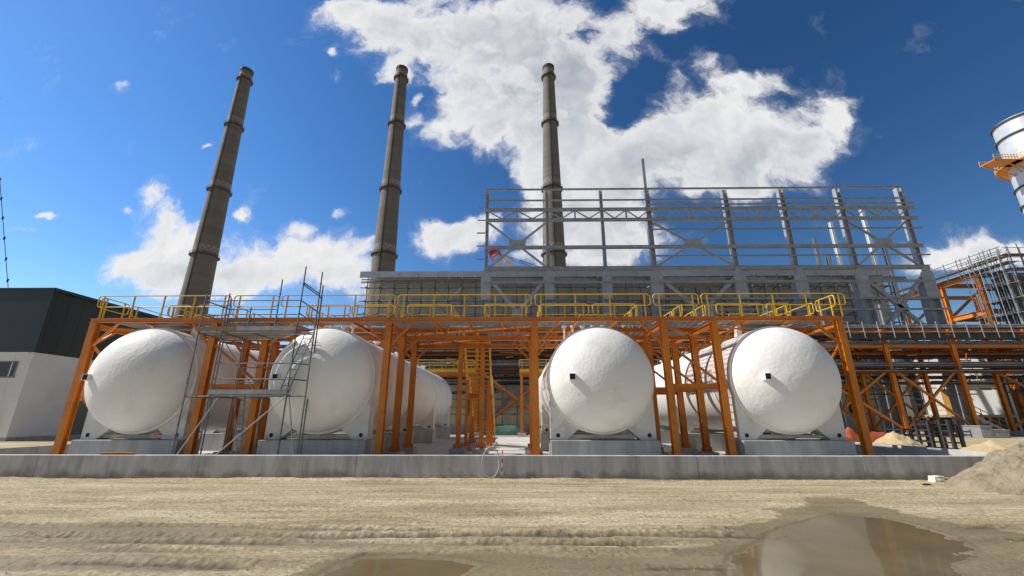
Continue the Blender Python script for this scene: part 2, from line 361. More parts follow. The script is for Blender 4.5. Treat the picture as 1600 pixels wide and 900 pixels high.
# ------------------------------------------------------------------ four white storage tanks on saddles
TX = [-15.9, -8.28, 3.47, 11.08]
SY = [18.4, 25.3, 32.2, 39.1]
AZ = 3.5
tank_words = ['leftmost white storage tank on saddles, domed end beside the green and white building',
              'white storage tank second from left, its dome partly shaded behind the scaffold tower',
              'white storage tank third from left, right of the yellow stair, with flanged nozzles on top',
              'rightmost white storage tank on saddles, domed end nearest the sand heaps']
pl_tank = ['leftmost', 'second from left', 'third from left', 'rightmost']
pl_ord = ['front', 'second', 'third', 'rearmost']
DD = 1.32
def make_tank(i):
    cx = TX[i]; rt = empty('storage_tank', (cx, SY[0], 1.07), tank_words[i], 'tank', 'white storage tanks on the pad')
    rs = np.random.RandomState(i+3); ph = rs.rand(12)*6.28
    def jit(r, y, a):
        k = r/2.14
        x, q = r*math.cos(a), r*math.sin(a)
        w = math.sin(2.1*x+1.3*q+ph[0])*.6+math.sin(-1.7*x+3.9*q+ph[1])*.5+math.sin(5.3*x+2.2*q+ph[2])*.35+math.sin(-3.1*x+7.4*q+ph[3])*.3+math.sin(9.3*x-6.1*q+ph[4])*.2
        return r, y-.0075*w*min(1, 3*k)*min(1, 4*(1.02-k))
    prof = [(2.14*math.sin(t), 18.0-DD*math.cos(t)) for t in np.linspace(.003, math.pi/2, 40)]
    prof += [(2.14, 18.05)]
    MB().lathe_y(prof, cx, AZ, 120, jit=jit).build('dome', WHITE_INS, rt, smooth='all')
    rear = [(2.18*math.sin(t), 39.9+1.0*math.cos(t)) for t in np.linspace(math.pi/2, .003, 14)]
    s = MB()
    pr = [(2.05,18.02),(2.21,18.02),(2.235,18.05),(2.235,18.82)]
    y = 18.82
    pr += [(2.2,18.85)]
    for sy in SY[1:]:
        pr += [(2.2, sy-2.9),(2.225, sy-2.87),(2.225, sy-2.83),(2.2, sy-2.8)]
        pr += [(2.2, sy-.5),(2.245, sy-.47),(2.245, sy+.47),(2.2, sy+.5)]
    pr = [p for p in pr if p[1] <= 39.7]+[(2.2,39.85)]
    s.lathe_y(pr, cx, AZ, 96); s.lathe_y(rear, cx, AZ, 64)
    s.build('shell', CYL_WHITE, rt, smooth=True)
    for k, sy in enumerate(SY):
        m = MB()
        for sg in (-1, 1):
            prof = [(cx+sg*2.13,1.07),(cx+sg*1.5,1.07),(cx+sg*1.0,1.5),(cx+sg*1.0,1.9),(cx+sg*1.95,3.4),(cx+sg*2.13,3.4)]
            m.prism_y(prof, sy-.32, sy+.32)
        m.box((cx-1.6, sy-.1, 1.12), (cx+1.6, sy+.1, 1.26))
        sd = m.build('saddle', SADDLE, rt, bevel=.015)
        for sg in (-1, 1):
            MB().tube((cx+sg*1.85, sy-.325, 1.25), (cx+sg*1.85, sy-.3205, 1.25), .085, 18).build('lifting_hole', BLACK, sd)
    # drain stub below the rim
    MB().tube((cx, 18.35, 1.33), (cx, 18.35, 1.13), .07, 12).tube((cx, 18.35, 1.16), (cx, 18.35, 1.13), .12, 12).build('drain_nozzle', WHITE_INS, rt, smooth=True)
    # instrument box on the dome
    bx, bz = cx-1.33, AZ-.02; yb = 18-DD*math.sqrt(1-(1.33/2.14)**2)
    n = MB(); a, t, d = .125, .018, .2
    n.box((bx-a, yb-d, bz-a), (bx-a+t, yb+.05, bz+a)).box((bx+a-t, yb-d, bz-a), (bx+a, yb+.08, bz+a))
    n.box((bx-a+t, yb-d, bz+a-t), (bx+a-t, yb+.05, bz+a)).box((bx-a+t, yb-d, bz-a), (bx+a-t, yb+.05, bz-a+t))
    nz = n.build('nozzle_box', WHITE_INS, rt)
    MB().box((bx-a+t, yb-d+.03, bz-a+t), (bx+a-t, yb-d+.06, bz+a-t)).build('dark_opening', BLACK, nz)
    if i in (1, 2):
        for k, dx in enumerate((-1.3,-.9,-.45,.05,.5)):
            zt = AZ+math.sqrt(2.2**2-dx*dx); h = 6.05
            MB().tube((cx+dx, 19.4, zt-.05), (cx+dx, 19.4, h), .05, 10).tube((cx+dx, 19.4, h-.04), (cx+dx, 19.4, h), .11, 12).tube((cx+dx, 19.4, h-.09), (cx+dx, 19.4, h-.06), .10, 12).build('top_nozzle', WHITE_INS, rt, smooth=True)
    else:
        for dx in (-1.05, .95):
            zt = AZ+math.sqrt(2.2**2-dx*dx)
            MB().prism_y([(cx+dx-.16, zt-.12),(cx+dx+.16, zt-.12),(cx+dx+.05, 5.98),(cx+dx-.05, 5.98)], 18.9, 19.15).build('lifting_lug', WHITE_INS, rt)
        MB().box((cx-1.2, 18.75, 5.985), (cx+1.1, 20.0, 6.02)).build('top_plate', PLANK, rt)
    for k, dy in enumerate((24.0, 28.4, 33.0, 36.5)):
        MB().tube((cx+.15, dy, 5.6), (cx+.15, dy, 6.1), .12, 14).tube((cx+.15, dy, 6.05), (cx+.15, dy, 6.12), .22, 16).build('top_nozzle', CYL_WHITE, rt, smooth=True)
    for k, sy in enumerate(SY):
        p = MB().box((cx-2.17, sy-.62, .152), (cx+2.17, sy+.62, 1.068)).build('concrete_plinth', PLINTH, None, bevel=.02)
        tag(p, f'{pl_ord[k]} grey concrete plinth under the {pl_tank[i]} white tank', 'plinth', 'concrete plinths under the tanks')
for i in range(4): make_tank(i)

# ------------------------------------------------------------------ orange access platform over the tank ends
DK = 5.95
PX = [-18.78,-13.35,-11.0,-5.65,.73,6.33,8.52,13.92]
PY = [18.08, 20.4, 22.9]
plat = empty('access_platform', (-2.4, 17.7, .15), 'orange steel access platform with yellow railings across the front ends of the tanks', 'platform')
def column(x, y, top, root, m=ORANGE, w=.27, foot=.45):
    c = MB().ibeam((x, y, foot+.02), (x, y, top), w, w, .02, .014, up=(0,1,0)).build('column', m, root)
    b = MB().box((x-.24, y-.24, foot), (x+.24, y+.24, foot+.025))
    b.bar((x-.19, y, foot+.026), (x-.19, y, foot+.2), .11, .014, up=(0,1,0)).bar((x+.19, y, foot+.026), (x+.19, y, foot+.2), .11, .014, up=(0,1,0))
    b.build('base_plate', m, c)
    MB().box((x-.38, y-.38, .152), (x+.38, y+.38, foot-.002)).build('footing', PLINTH, c, bevel=.015)
    return c
for y in PY:
    for x in PX: column(x, y, DK-.002, plat)
def beam(p, q, d=.22, w=.16, root=plat, m=ORANGE, name='beam'): return MB().ibeam(p, q, d, w, .016, .012).build(name, m, root)
for y in PY:                                  # long transverse beams, deck level, between and past the columns
    off = -.2 if y == PY[0] else 0
    beam((PX[0]-.16, y+off*.45, DK+.09), (PX[-1]+.16, y+off*.45, DK+.09), .18, .14)
    xs = PX
    if y != PY[0]:
        for a, b in zip(xs, xs[1:]): beam((a+.14, y, DK-.3), (b-.14, y, DK-.3), .2, .14)
for x in PX:                                  # beams running back
    for a, b in zip(PY, PY[1:]): beam((x, a+.14, DK-.13), (x, b-.14, DK-.13), .22, .15)
for x in (-16.8,-15,-9.2,-7.4,-3.7,-2.2,-.7,2.6,4.4,10.2,12): beam((x, PY[0]+.0, DK+.08), (x, PY[-1]-.09, DK+.08), .14, .09, name='joist')
for p, q in (((-5.4,22.9),(.6,20.2)),((-5.4,20.2),(.6,18.1)),((6.3,20.2),(8.3,22.9)),((-13.1,20.2),(-11,22.9)),((8.6,18.2),(13.6,20.3)),((-18.5,18.2),(-13.5,20.3))):
    MB().bar((p[0], p[1], DK-.2), (q[0], q[1], DK-.2), .07, .07).build('brace', ORANGE, plat)
def brace(p, q, root=plat, m=ORANGE, w=.09, name='brace'): return MB().bar(p, q, w, w).build(name, m, root)
for y in PY:                                  # knee braces beside the columns
    yy = y-.02
    for i, x in enumerate(PX):
        sides = {0:(1,),1:(-1,),2:(1,),3:(-1,1),4:(-1,1),5:(-1,),6:(1,),7:(-1,)}[i]
        for s in sides: brace((x+s*.14, yy, DK-1.0), (x+s*1.05, yy, DK-.02), w=.085)
    for a, b in ((1,2),(5,6)):                # braced narrow bays between each pair of tanks
        beam((PX[a]+.14, y, 3.18), (PX[b]-.14, y, 3.18), .22, .15)
        brace((PX[a]+.14, y-.01, 4.95), (PX[b]-.14, y-.01, 3.4))
        brace((PX[a]+.14, y+.03, DK-.25), (PX[b]-.14, y+.03, 5.1), w=.075)
for x in (PX[0], PX[-1]):                     # end frames
    for a, b in zip(PY, PY[1:]):
        beam((x, a+.14, 3.18), (x, b-.14, 3.18), .2, .14)
        brace((x, a+.14, 3.0), (x, b-.14, .9), w=.085); brace((x, a+.14, 5.0), (x, b-.14, 3.35), w=.085)
        brace((x, a+.14, 5.0), (x, a+1.0, DK-.25), w=.08)
# grating deck: bars with real gaps
def grating(x0, y0, x1, y1, z, root, name='grating'):
    m = MB(); n = max(2, int((y1-y0)/.06))
    for k in range(n+1):
        y = y0+(y1-y0)*k/n; m.box((x0, y-.008, z), (x1, y+.008, z+.03))
    k = x0
    while k < x1: m.box((k-.005, y0, z-.004), (k+.005, y1, z+.026)); k += .3
    return m.build(name, GALV, root, fix=False)
ZD = DK+.185
for a, b in zip(PX, PX[1:]): grating(a+.02, 18.0, b-.02, 19.6, ZD, plat)
for a, b in ((PX[0], -17.0), (PX[1]-.6, PX[2]+.6), (-5.9,-3.3), (-1.6,1.0), (PX[5]-.4, PX[6]+.4), (13.0, PX[7])): grating(a, 19.64, b, 22.9, ZD, plat)
def railing(p, q, root, h=1.1, spacing=1.35, m=YELLOW, r=.026, ends=(True, True), z=None, name='railing', mid=True, toe=False):
    """one railing panel: rounded loop of tube with posts"""
    p, q = Vector(p), Vector(q); a = (q-p); L = a.length; a.normalize(); up = Vector((0,0,1))
    mb = MB(); rc = .13
    P = lambda s, hh: p+a*s+up*hh
    hm = h*.5
    pts = []
    def arc(c, a0, a1):
        return [P(c[0]+rc*math.cos(t), c[1]+rc*math.sin(t)) for t in np.linspace(a0, a1, 5)]
    if ends[0]: pts += [P(rc, hm)] if False else arc((rc, hm+rc), -math.pi/2, -math.pi)+arc((rc, h-rc), math.pi, math.pi/2)
    else: pts += [P(0, h)]
    if ends[1]: pts += arc((L-rc, h-rc), math.pi/2, 0)+arc((L-rc, hm+rc), 0, -math.pi/2)
    else: pts += [P(L, h)]
    mb.path(pts, r, 7)
    if mid: mb.tube(P(rc*.6 if ends[0] else 0, hm), P(L-rc*.6 if ends[1] else L, hm), r*.85, 7)
    if toe: mb.bar(P(0,.05), P(L,.05), .008, .1)
    rl = mb.build(name, m, root, smooth=True)
    n = max(1, round((L-.5)/spacing))
    for k in range(n+1):
        s = .25+(L-.5)*k/n if L > .8 else L*(.2+.6*k/n)
        MB().bar(P(s,0), P(s,h-.02), .05, .05, up=a).build('post', m, rl)
    return rl
ZR = DK+.2
xr = lambda px: at(px, 461, 17.97).x
cuts = [(157,362),(368,437),(442,618),(623,830),(836,1015),(1020,1090),(1095,1318)]
for a, b in cuts: railing((xr(a), 17.97, ZR), (xr(b), 17.97, ZR), plat, h=1.02)
railing((PX[0]-.05, 18.1, ZR), (PX[0]-.05, 19.5, ZR), plat, h=1.0); railing((PX[0]-.05, 19.7, ZR), (PX[0]-.05, 22.9, ZR), plat, h=1.0)
railing((PX[-1]+.08, 18.1, ZR), (PX[-1]+.08, 19.3, ZR), plat, h=1.0); railing((PX[-1]+.08, 19.5, ZR), (PX[-1]+.08, 22.9, ZR), plat, h=1.0)
for a, b in ((-17.0,-15.9),(-15.6,-13.9),(-10.2,-8.1),(-8.0,-6.0),(-5.3,-3.15),(-1.6,.45),(1.1,3.4),(3.6,5.7),(9.5,11.7),(11.9,13.0)):
    railing((a, 19.62, ZR), (b, 19.62, ZR), plat, h=1.0, spacing=.9)
for x in (-17.0,-13.85,-10.25,-5.95,-3.2,-1.6,1.05,5.75,7.9,9.0,13.05):
    railing((x, 19.7, ZR), (x, 21.0, ZR), plat, h=1.0, spacing=.9); railing((x, 21.1, ZR), (x, 22.8, ZR), plat, h=1.0, spacing=.9)
for x, w in ((-16.2,1.3),(-9.3,1.2),(-4.2,1.6),(3.0,1.4),(10.3,1.5)):       # low hoops round the tank nozzles
    railing((x, 20.2, ZR-.35), (x+w, 20.2, ZR-.35), plat, h=.95, spacing=.7)

# ------------------------------------------------------------------ stair tower going down behind the platform
st = empty('stair_tower', (-2.35, 26, .15), 'orange steel stair with yellow side panels going down behind the platform', 'stair')
SXL, SXR = -3.05, -1.62
for (y0, z0, y1, z1) in ((23.1, DK+.2, 26.0, 3.3), (27.2, 3.3, 30.6, .3)):
    for x in (SXL, SXR):
        MB().bar((x, y0, z0-.1), (x, y1, z1-.1), .03, .24).build('stringer', ORANGE, st)
        h = MB(); d = Vector((0, y1-y0, z1-z0)); n = 15
        A = Vector((x, y0, z0)); U = Vector((0,0,1))
        h.tube(A+U*1.05, A+d+U*1.05, .024, 7); h.tube(A+U*.7, A+d+U*.7, .018, 7); h.tube(A+U*.35, A+d+U*.35, .018, 7)
        for k in range(n+1): h.bar(A+d*k/n+U*.02, A+d*k/n+U*1.05, .045, .045, up=(0,1,0))
        h.build('handrail', YELLOW, st)
    n = 13
    for k in range(1, n):
        t = k/n; y = y0+(y1-y0)*t; z = z0+(z1-z0)*t
        MB().box((SXL+.03, y-.13, z-.02), (SXR-.03, y+.13, z+.02)).box((SXL+.03, y-.135, z-.03), (SXR-.03, y-.131, z+.02)).build('tread', YELLOW, st)
grating(SXL, 26.0, SXR, 27.2, 3.3, st, 'landing')
MB().ibeam((SXL-.05, 26.0, 3.18), (SXR+.05, 26.0, 3.18), .2, .12).build('landing_beam', ORANGE, st)
MB().ibeam((SXL-.05, 27.2, 3.18), (SXR+.05, 27.2, 3.18), .2, .12).build('landing_beam', ORANGE, st)
for x in (SXL, SXR):
    railing((x, 26.05, 3.33), (x, 27.15, 3.33), st, h=1.0, spacing=.6)
    for y in (25.0, 27.2, 28.6):
        column(x+(.1 if x < -2.3 else -.1), y, {25.0:4.0, 27.2:3.07, 28.6:2.0}[y], st, w=.16, foot=.4)
for x in (-3.05, -1.88):
    column(x, 22.55, DK-.35, plat, w=.22)
MB().ibeam((-3.05, 22.55, DK-.3), (-1.88, 22.55, DK-.3), .2, .12).build('beam', ORANGE, plat)

# ------------------------------------------------------------------ rear platforms over the far ends of the tanks
def rear_platform(xa, xb, label):
    Y0 = 41.6
    rt = empty('rear_platform', ((xa+xb)/2, Y0, .15), label, 'platform', 'rear access platforms')
    z = 6.0; n = max(2, round((xb-xa)/4.5))
    for k in range(n+1):
        x = xa+.2+(xb-xa-.4)*k/n
        for y in (Y0, Y0+2.2): column(x, y, z-.2, rt, w=.24)
    for y in (Y0, Y0+2.2):
        MB().ibeam((xa, y, z-.05), (xb, y, z-.05), .28, .16).build('beam', ORANGE, rt)
    MB().box((xa, Y0-.12, z+.12), (xb, Y0-.1, z+.36)).build('toe_board', YELLOW, rt)
    grating(xa, Y0-.08, xb, Y0+2.2, z+.1, rt)
    x = xa
    while x < xb-.5:
        e = min(x+4.2, xb); railing((x, Y0-.1, z+.14), (e-.1, Y0-.1, z+.14), rt, h=1.15); railing((x, Y0+2.2, z+.14), (e-.1, Y0+2.2, z+.14), rt, h=1.15); x = e
    return rt
rear_platform(-18.5, -4.2, 'distant orange platform with yellow railing behind the second tank, left of the stair')
rear_platform(.15, 14.0, 'distant orange platform with yellow railing behind the third tank, right of the stair')

# ------------------------------------------------------------------ scaffold tower between the first two tanks
sc = empty('scaffold_tower', (-10.2, 16.2, .15), 'grey tube scaffold tower with planked platforms between the two left tanks', 'scaffold')
FY, BY = 16.4, 17.9
sx = {'a': at(268,711,FY).x, 'c': at(433.8,711,FY).x}
XA, XC = sx['a'], sx['c']; XM = XA+.95; XR_ = XC+.72
XB = -10.62
stand = [(XA,FY,zat(457,FY)),(XC,FY,zat(415,FY)),(XA,BY,7.0),(XB,BY,7.9),(XM,FY,zat(457,FY)),(XM,BY,6.6),(XR_,FY,zat(424,FY)),(XR_-.1,FY+.42,zat(440,FY))]
for x, y, zt in stand:
    m = MB().tube((x,y,.2), (x,y,zt), .028, 8)
    for k in range(1, int(zt/.5)): m.tube((x,y,.2+k*.5), (x,y,.215+k*.5), .05, 8)
    m.build('standard', GALV_DARK, sc)
    MB().box((x-.07,y-.07,.152),(x+.07,y+.07,.16)).tube((x,y,.16),(x,y,.2),.018,8).build('base_jack', GALV_DARK, sc)
def led(p, q, r=.026, m=GALV_DARK, name='ledger'): return MB().tube(p, q, r, 8).build(name, m, sc)
zp0, zp1 = zat(619, FY), zat(519, FY)
for z in (zp0, zp1):
    led((XA,FY,z), (XR_,FY,z)); led((XA,BY,z), (XB,BY,z))
    for x in (XA, XM): led((x,FY,z), (x,BY,z), name='transom')
    led((XB,FY,z), (XB,BY,z), name='transom')
for yy in (567, 592):
    z = zat(yy, FY); led((XM,FY,z), (XC,FY,z)); led((XM,BY,z), (XB,BY,z)); led((XC,FY,z), (XR_,FY+.02,z-.06), name='transom')
for yy in (468, 490):
    z = zat(yy, FY); led((XM,FY,z), (XC,FY,z)); led((XA,BY,z), (XB,BY,z)); led((XA,FY,z), (XM,FY,z-.02)); led((XA,FY,z), (XA,BY,z), name='transom')
for ya, yb_ in ((443,460),(468,485),(488,505)): led((XC,FY,zat(ya,FY)), (XR_-.1,FY+.42,zat(yb_,FY)), name='transom')
led((XC,FY,zat(440,FY)), (XR_,FY,zat(458,FY)), name='transom')
led((XA,FY,.55), (XC,FY,.55)); led((XA,FY,.5),(XA,BY,.5), name='transom')
for p, q in (((XA+.05,FY-.05,.3),(XM+.4,FY-.05,zp0-.05)),((XC,FY-.05,zp0),(XM+.35,FY-.05,.3)),((XM,BY,zp0),(XB-.6,BY,.3)),((XC+.1,FY,zp0),(XR_-.05,FY-.02,.3)),((XR_,FY,zp1),(XC,FY,zp0+.2)),((XA,BY,zp1),(XM+1,BY,zp0))):
    MB().tube(p, q, .024, 8).build('diagonal_brace', GALV, sc)
for k in range(5):
    y = FY+.06+k*.28
    MB().box((XM+.02, y, zp0+.03), ((XC-.02, -9.75)[k] if k < 2 else -10.55, y+.26, zp0+.085)).build('plank', PLANK, sc, bevel=.006)
    MB().box((XA+.02, y, zp1+.03), ((XC-.3, XC-.3, -9.45, -9.7, -9.98)[k], y+.26, zp1+.085)).build('plank', PLANK if k != 2 else TIMBER, sc, bevel=.006)
grating(-9.38, FY+.06, -8.5, FY+.7, zp1+.04, sc, 'perforated_plank')
MB().box((XM+.6, FY-.06, zp1+.09), (XC-.02, FY-.03, zp1+.26)).build('toe_board', PLANK, sc)
MB().box((XA+.02, FY-.06, zp1+.09), (XM+.58, FY-.03, zp1+.26)).build('toe_board', TIMBER, sc)
MB().box((XM+.02, FY-.06, zp0+.09), (XC-.02, FY-.03, zp0+.25)).build('toe_board', PLANK, sc)
def ladder(p, q, w, root, m=GALV_DARK, step=.3):
    p, q = Vector(p), Vector(q); s = Vector((w/2,0,0)); mb = MB().tube(p-s, q-s, .02, 6).tube(p+s, q+s, .02, 6)
    n = int((q-p).length/step)
    for k in range(1, n): c = p+(q-p)*k/n; mb.tube(c-s, c+s, .013, 6)
    return mb.build('ladder', m, root)
ladder((XC-.2, 16.5, zp0+.1), (XC+.45, 16.6, zp1+.1), .34, sc)
ladder((XM+1.0, 17.2, .2), (XM+.75, 17.1, 2.9), .34, sc)

# ------------------------------------------------------------------ small things on the wall
hz = gz(770, 750).y
hose = MB(); wc = at(768, 722, 14.93); 
pts = [(wc.x+.30*math.cos(t)*(1 if math.cos(t) < 0 else .85), 14.88+.06*math.cos(t), wc.z+.47*math.sin(t)) for t in np.linspace(0, 2*math.pi, 33)[:-1]]
tag(hose.path(pts, .017, 8, closed=True).build('hose_loop', HOSE, None, smooth=True), 'loop of grey hose hanging over the edge of the bund wall', 'hose')
pp = empty('marker_pole', (at(784,752,14.85).x, 14.85, 0), 'thin red and white banded pole leaning on the bund wall', 'pole')
px0 = at(784,752,14.85).x
for k in range(7):
    z0 = .0+k*.13
    MB().tube((px0-.0+.002*k, 14.85+.012*k, z0), (px0+.002*(k+1), 14.85+.012*(k+1), z0+.13), .017, 8).build('band', WHITE_TRIM if k % 2 else RED, pp)
b0 = at(155, 712, 15.15); b1 = at(207, 712, 15.15)
tag(MB().ibeam((b0.x, 15.2, WT+.035), (b1.x, 15.2, WT+.035), .07, .1, .01, .01).build('steel_offcut', ORANGE_BRIGHT), 'short orange steel offcut lying on top of the bund wall', 'steel beam')
tag(MB().path([(-4.7,15.38,.17),(-4.6,15.42,.9),(-4.55,15.5,1.3)], .012, 6).build('conduit', BLACK), 'thin dark upright conduit inside the bund wall, right of the second tank', 'pipe')

# ------------------------------------------------------------------ spoil heap, sand heaps, stones
def heap(name, cx, cy, rx, ry, h, m, label, seed, cat='heap', z0=0.0, rough=.1, n=70):
    g = np.linspace(-1.15, 1.15, n); U, V = np.meshgrid(g, g); rr = np.hypot(U, V)
    prof = np.clip(1-rr, 0, 1)**.9
    x = cx+U*rx; y = cy+V*ry
    nz = (fbm(x*1.1, y*1.1, 5, seed)-.5)*.42+(fbm(x*4, y*4, 4, seed+9)-.5)*.2
    z = z0+h*prof*(1+nz)+(fbm(x*7, y*7, 4, seed+5)-.5)*rough*np.clip(1.15-rr, 0, 1)*1.2-.07*np.clip((rr-.93)/.07, 0, 1.5)
    mb = MB(); idx = lambda i, j: i*n+j
    mb.add(np.stack([x.ravel(), y.ravel(), z.ravel()], 1).tolist(), [(idx(i,j), idx(i,j+1), idx(i+1,j+1), idx(i+1,j)) for i in range(n-1) for j in range(n-1)])
    return tag(mb.build(name, m, None, smooth='all'), label, cat)
heap('spoil_heap', 17.5, 13.3, 5.15, 2.0, 2.3, SPOIL, 'big grey brown spoil heap in front of the right end of the bund wall', 3, rough=.32, n=190)
heap('sand_heap', at(1400,690,24).x, 24.0, 1.7, 1.6, 1.2, SAND, 'small pointed yellow sand heap behind the bund wall, next to the rightmost tank', 12)
heap('sand_heap', at(1552,690,22.5).x, 22.5, 2.4, 1.8, .85, SAND, 'broad low yellow sand heap at the right edge behind the spoil heap', 22)
def stone(c, s, seed, label, m=STONE, name='stone'):
    bm = bmesh.new(); bmesh.ops.create_cube(bm, size=2)
    rs = random.Random(seed); bmesh.ops.subdivide_edges(bm, edges=bm.edges[:], cuts=3, use_grid_fill=True)
    for v in bm.verts:
        q = v.co.copy(); v.co = q*.72+q.normalized()*.42
        v.co += Vector((rs.uniform(-.1,.1), rs.uniform(-.1,.1), rs.uniform(-.1,.1)))
        v.co = Vector((v.co.x*s[0]+v.co.z*.03, v.co.y*s[1], v.co.z*s[2]))+Vector(c)
    me = bpy.data.meshes.new(name); bm.to_mesh(me); bm.free(); me.materials.append(m)
    o = bpy.data.objects.new(name, me); col.objects.link(o); return tag(o, label, 'stone')
g = gz(1464, 754); stone((g.x, g.y, .085), (.15,.12,.105), 3, 'squarish white limestone block lying at the foot of the wall by the spoil heap')
g = gz(1479, 751); stone((g.x+.03, g.y+.12, .075), (.11,.1,.095), 8, 'smaller rounded white stone right beside the spoil heap')
g = gz(1449, 759); tag(MB().path([(g.x-.13,g.y,.03),(g.x,g.y+.06,.05),(g.x+.13,g.y+.01,.035),(g.x+.05,g.y-.06,.04),(g.x-.1,g.y-.04,.03)], .014, 6, closed=True).build('wire_loop', BLACK), 'small bent loop of dark wire on the dirt by the white stones', 'wire')
# loose pebbles and clods on the road: uncountable
rs = random.Random(5); pm = MB()
for _ in range(4200):
    y = 5.6+9.2*rs.random()**1.2; x = rs.uniform(-1,1)*(y*1.3+1)
    if rs.random() < .35: y = 14.2+rs.random()*.75
    if any(poly_sd(np.array([x]), np.array([y]), w_)[0] > -.25 for w_ in (water_r, water_l)): continue
    s = .004+.014*rs.random()**5
    a = rs.random()*6.28
    vs = [(x+s*1.3*math.cos(a+t), y+s*math.sin(a+t), -.0) for t in (0,1.57,3.14,4.71)]+[(x+s*.5*rs.uniform(-1,1), y+s*.3, s*.9+.012), (x, y, -.02)]
    pm.add(vs, [(0,1,4),(1,2,4),(2,3,4),(3,0,4)])
tag(pm.build('gravel', ROCKM), 'loose pebbles and clods scattered over the dirt road', 'gravel', kind='stuff')

# ------------------------------------------------------------------ green and white building at the left
gb = empty('workshop_building', (-50, 45, 0), 'large workshop with dark green upper cladding over white walls at the left edge', 'building')
GX, GY, GT, GM = -42.1, 36.0, 13.0, 7.3
YB = 75
def wallp(a, b, m, name, root=gb, bevel=0): return MB().box(a, b).build(name, m, root, bevel=bevel)
wallp((-75, GY, .3), (GX, YB, GM), WHITE_WALL, 'wall')
cl = MB().box((-75.05, GY-.06, GM+.02), (GX+.06, YB+.05, GT))
for k in range(30):
    y = GY+.3+k*1.28; cl.box((GX+.062, y, GM+.05), (GX+.07, y+.03, GT-.1))
cl.build('upper_cladding', GREEN_CLAD, gb)
wallp((-75.1, GY-.1, GT+.01), (GX+.12, YB+.1, GT+.16), GREEN_CLAD, 'roof')
wallp((-75, GY-.1, GM-.09), (GX-.4, GY-.062, GM+.0), WHITE_TRIM, 'drip_trim')
wallp((-75.1, GY-.08, 0), (GX+.08, YB, .29), CONC, 'base_course')
wallp((GX-1.6, GY-.03, .3), (GX-1.5, GY-.002, GM-.1), WHITE_TRIM, 'corner_trim')
m = MB()
for k in range(5): m.box((GX+.001, GY+4+k*7.5, .32), (GX+.006, GY+4.03+k*7.5, GM-.1))
for k in range(4): m.box((GX-5-k*7, GY-.006, .32), (GX-4.97-k*7, GY-.001, GM-.1))
m.build('panel_joints', LOUVRE, gb)
MB().tube((GX+.22, GY-.05, GT-.05), (GX+.22, YB, GT-.05), .12, 8).build('gutter', GREEN_CLAD, gb)
wx0, wx1 = at(-40,600,GY).x, at(18,600,GY).x
wz0, wz1 = zat(587,GY), zat(563,GY)
w = MB().box((wx0, GY-.07, wz0-.12), (wx1+.1, GY-.003, wz0)).box((wx0, GY-.05, wz1-.08), (wx1, GY-.003, wz1)).box((wx1-.08, GY-.05, wz0+.001), (wx1, GY-.003, wz1-.081)).box((wx0, GY-.012, wz0+.001), (wx1-.081, GY-.003, wz1-.081)).build('window', LOUVRE, gb)
MB().box((wx0+.02, GY-.022, wz0+.01), (wx1-.09, GY-.014, wz1-.09)).build('pane', GLASS, w)
lv = MB()
for k in range(26): lv.bar((GX+.05, 41.2, .45+k*.11), (GX+.05, 45.4, .45+k*.11), .07, .03)
lv.box((GX+.003, 41.1, .3), (GX+.02, 45.5, 3.4)); lv.build('louvre_door', LOUVRE, gb)
MB().tube((GX+.3, 45.9, .0), (GX+.3, 45.9, 4), .06, 8).build('downpipe', WHITE_TRIM, gb)

# ------------------------------------------------------------------ three chimneys
def chimney(px, label, X):
    Y = 150; rt = empty('chimney', (X, Y, 0), label, 'chimney', 'tall concrete chimneys on the skyline')
    rad = lambda z: 2.35+(4.55-2.35)*(1-(z-48)/102) if z > 48 else 4.55+(48-z)*.035
    MB().lathe_z([(rad(z), z) for z in np.linspace(0, 148.6, 60)], X, Y, 40).build('shaft', CHIM, rt, smooth=True)
    MB().lathe_z([(2.4,148.6),(2.62,148.9),(2.62,150),(2.1,150),(2.1,146)], X, Y, 40).build('cap', CHIM_DARK, rt, smooth=True)
    def band(z0, rows=3, h=.95, n=28):
        m = MB()
        for rr in range(rows):
            za, zb = z0+rr*h, z0+(rr+1)*h
            ra, rb = rad(za)+.03, rad(zb)+.03
            for k in range(n):
                a0, a1 = 2*math.pi*k/n, 2*math.pi*(k+1)/n
                m.add([(X+ra*math.cos(a0),Y+ra*math.sin(a0),za),(X+ra*math.cos(a1),Y+ra*math.sin(a1),za),(X+rb*math.cos(a1),Y+rb*math.sin(a1),zb),(X+rb*math.cos(a0),Y+rb*math.sin(a0),zb)], [(0,1,2,3)], (k+rr) % 2)
        m.build('checker_band', [CHK_WHITE, CHK_RED], rt)
    def ring(z):
        r = rad(z)
        m = MB().lathe_z([(r+.02,z-.25),(r+.75,z-.1),(r+.75,z+.1),(r+.02,z+.1)], X, Y, 40)
        for k in range(24):
            a = 2*math.pi*k/24; m.tube((X+(r+.7)*math.cos(a),Y+(r+.7)*math.sin(a),z+.1),(X+(r+.7)*math.cos(a),Y+(r+.7)*math.sin(a),z+.95),.05,5)
        m.lathe_z([(r+.66,z+.9),(r+.74,z+.9),(r+.74,z+.98),(r+.66,z+.98),(r+.66,z+.9)], X, Y, 40)
        m.build('gallery', CHIM_DARK, rt)
    zs = [zat(195,Y), zat(297,Y), zat(399,Y)]
    for z in zs: ring(z); band(z+1.0)
    ring(144.2); band(145.1, 2)
    z = 10; ld = MB()
    while z < 146:
        z2 = min(z+12, 146); ld.bar((X, Y-rad(z)-.12, z), (X, Y-rad(z2)-.12, z2), .38, .2, up=(0,1,0)); z = z2
    ld.build('ladder', CHIM_DARK, rt)
chimney(0, 'leftmost and most leaning looking of the three tall concrete chimneys', -120.9)
chimney(0, 'middle one of three tall chimneys, rising above the left end of the long building roof', -51.1)
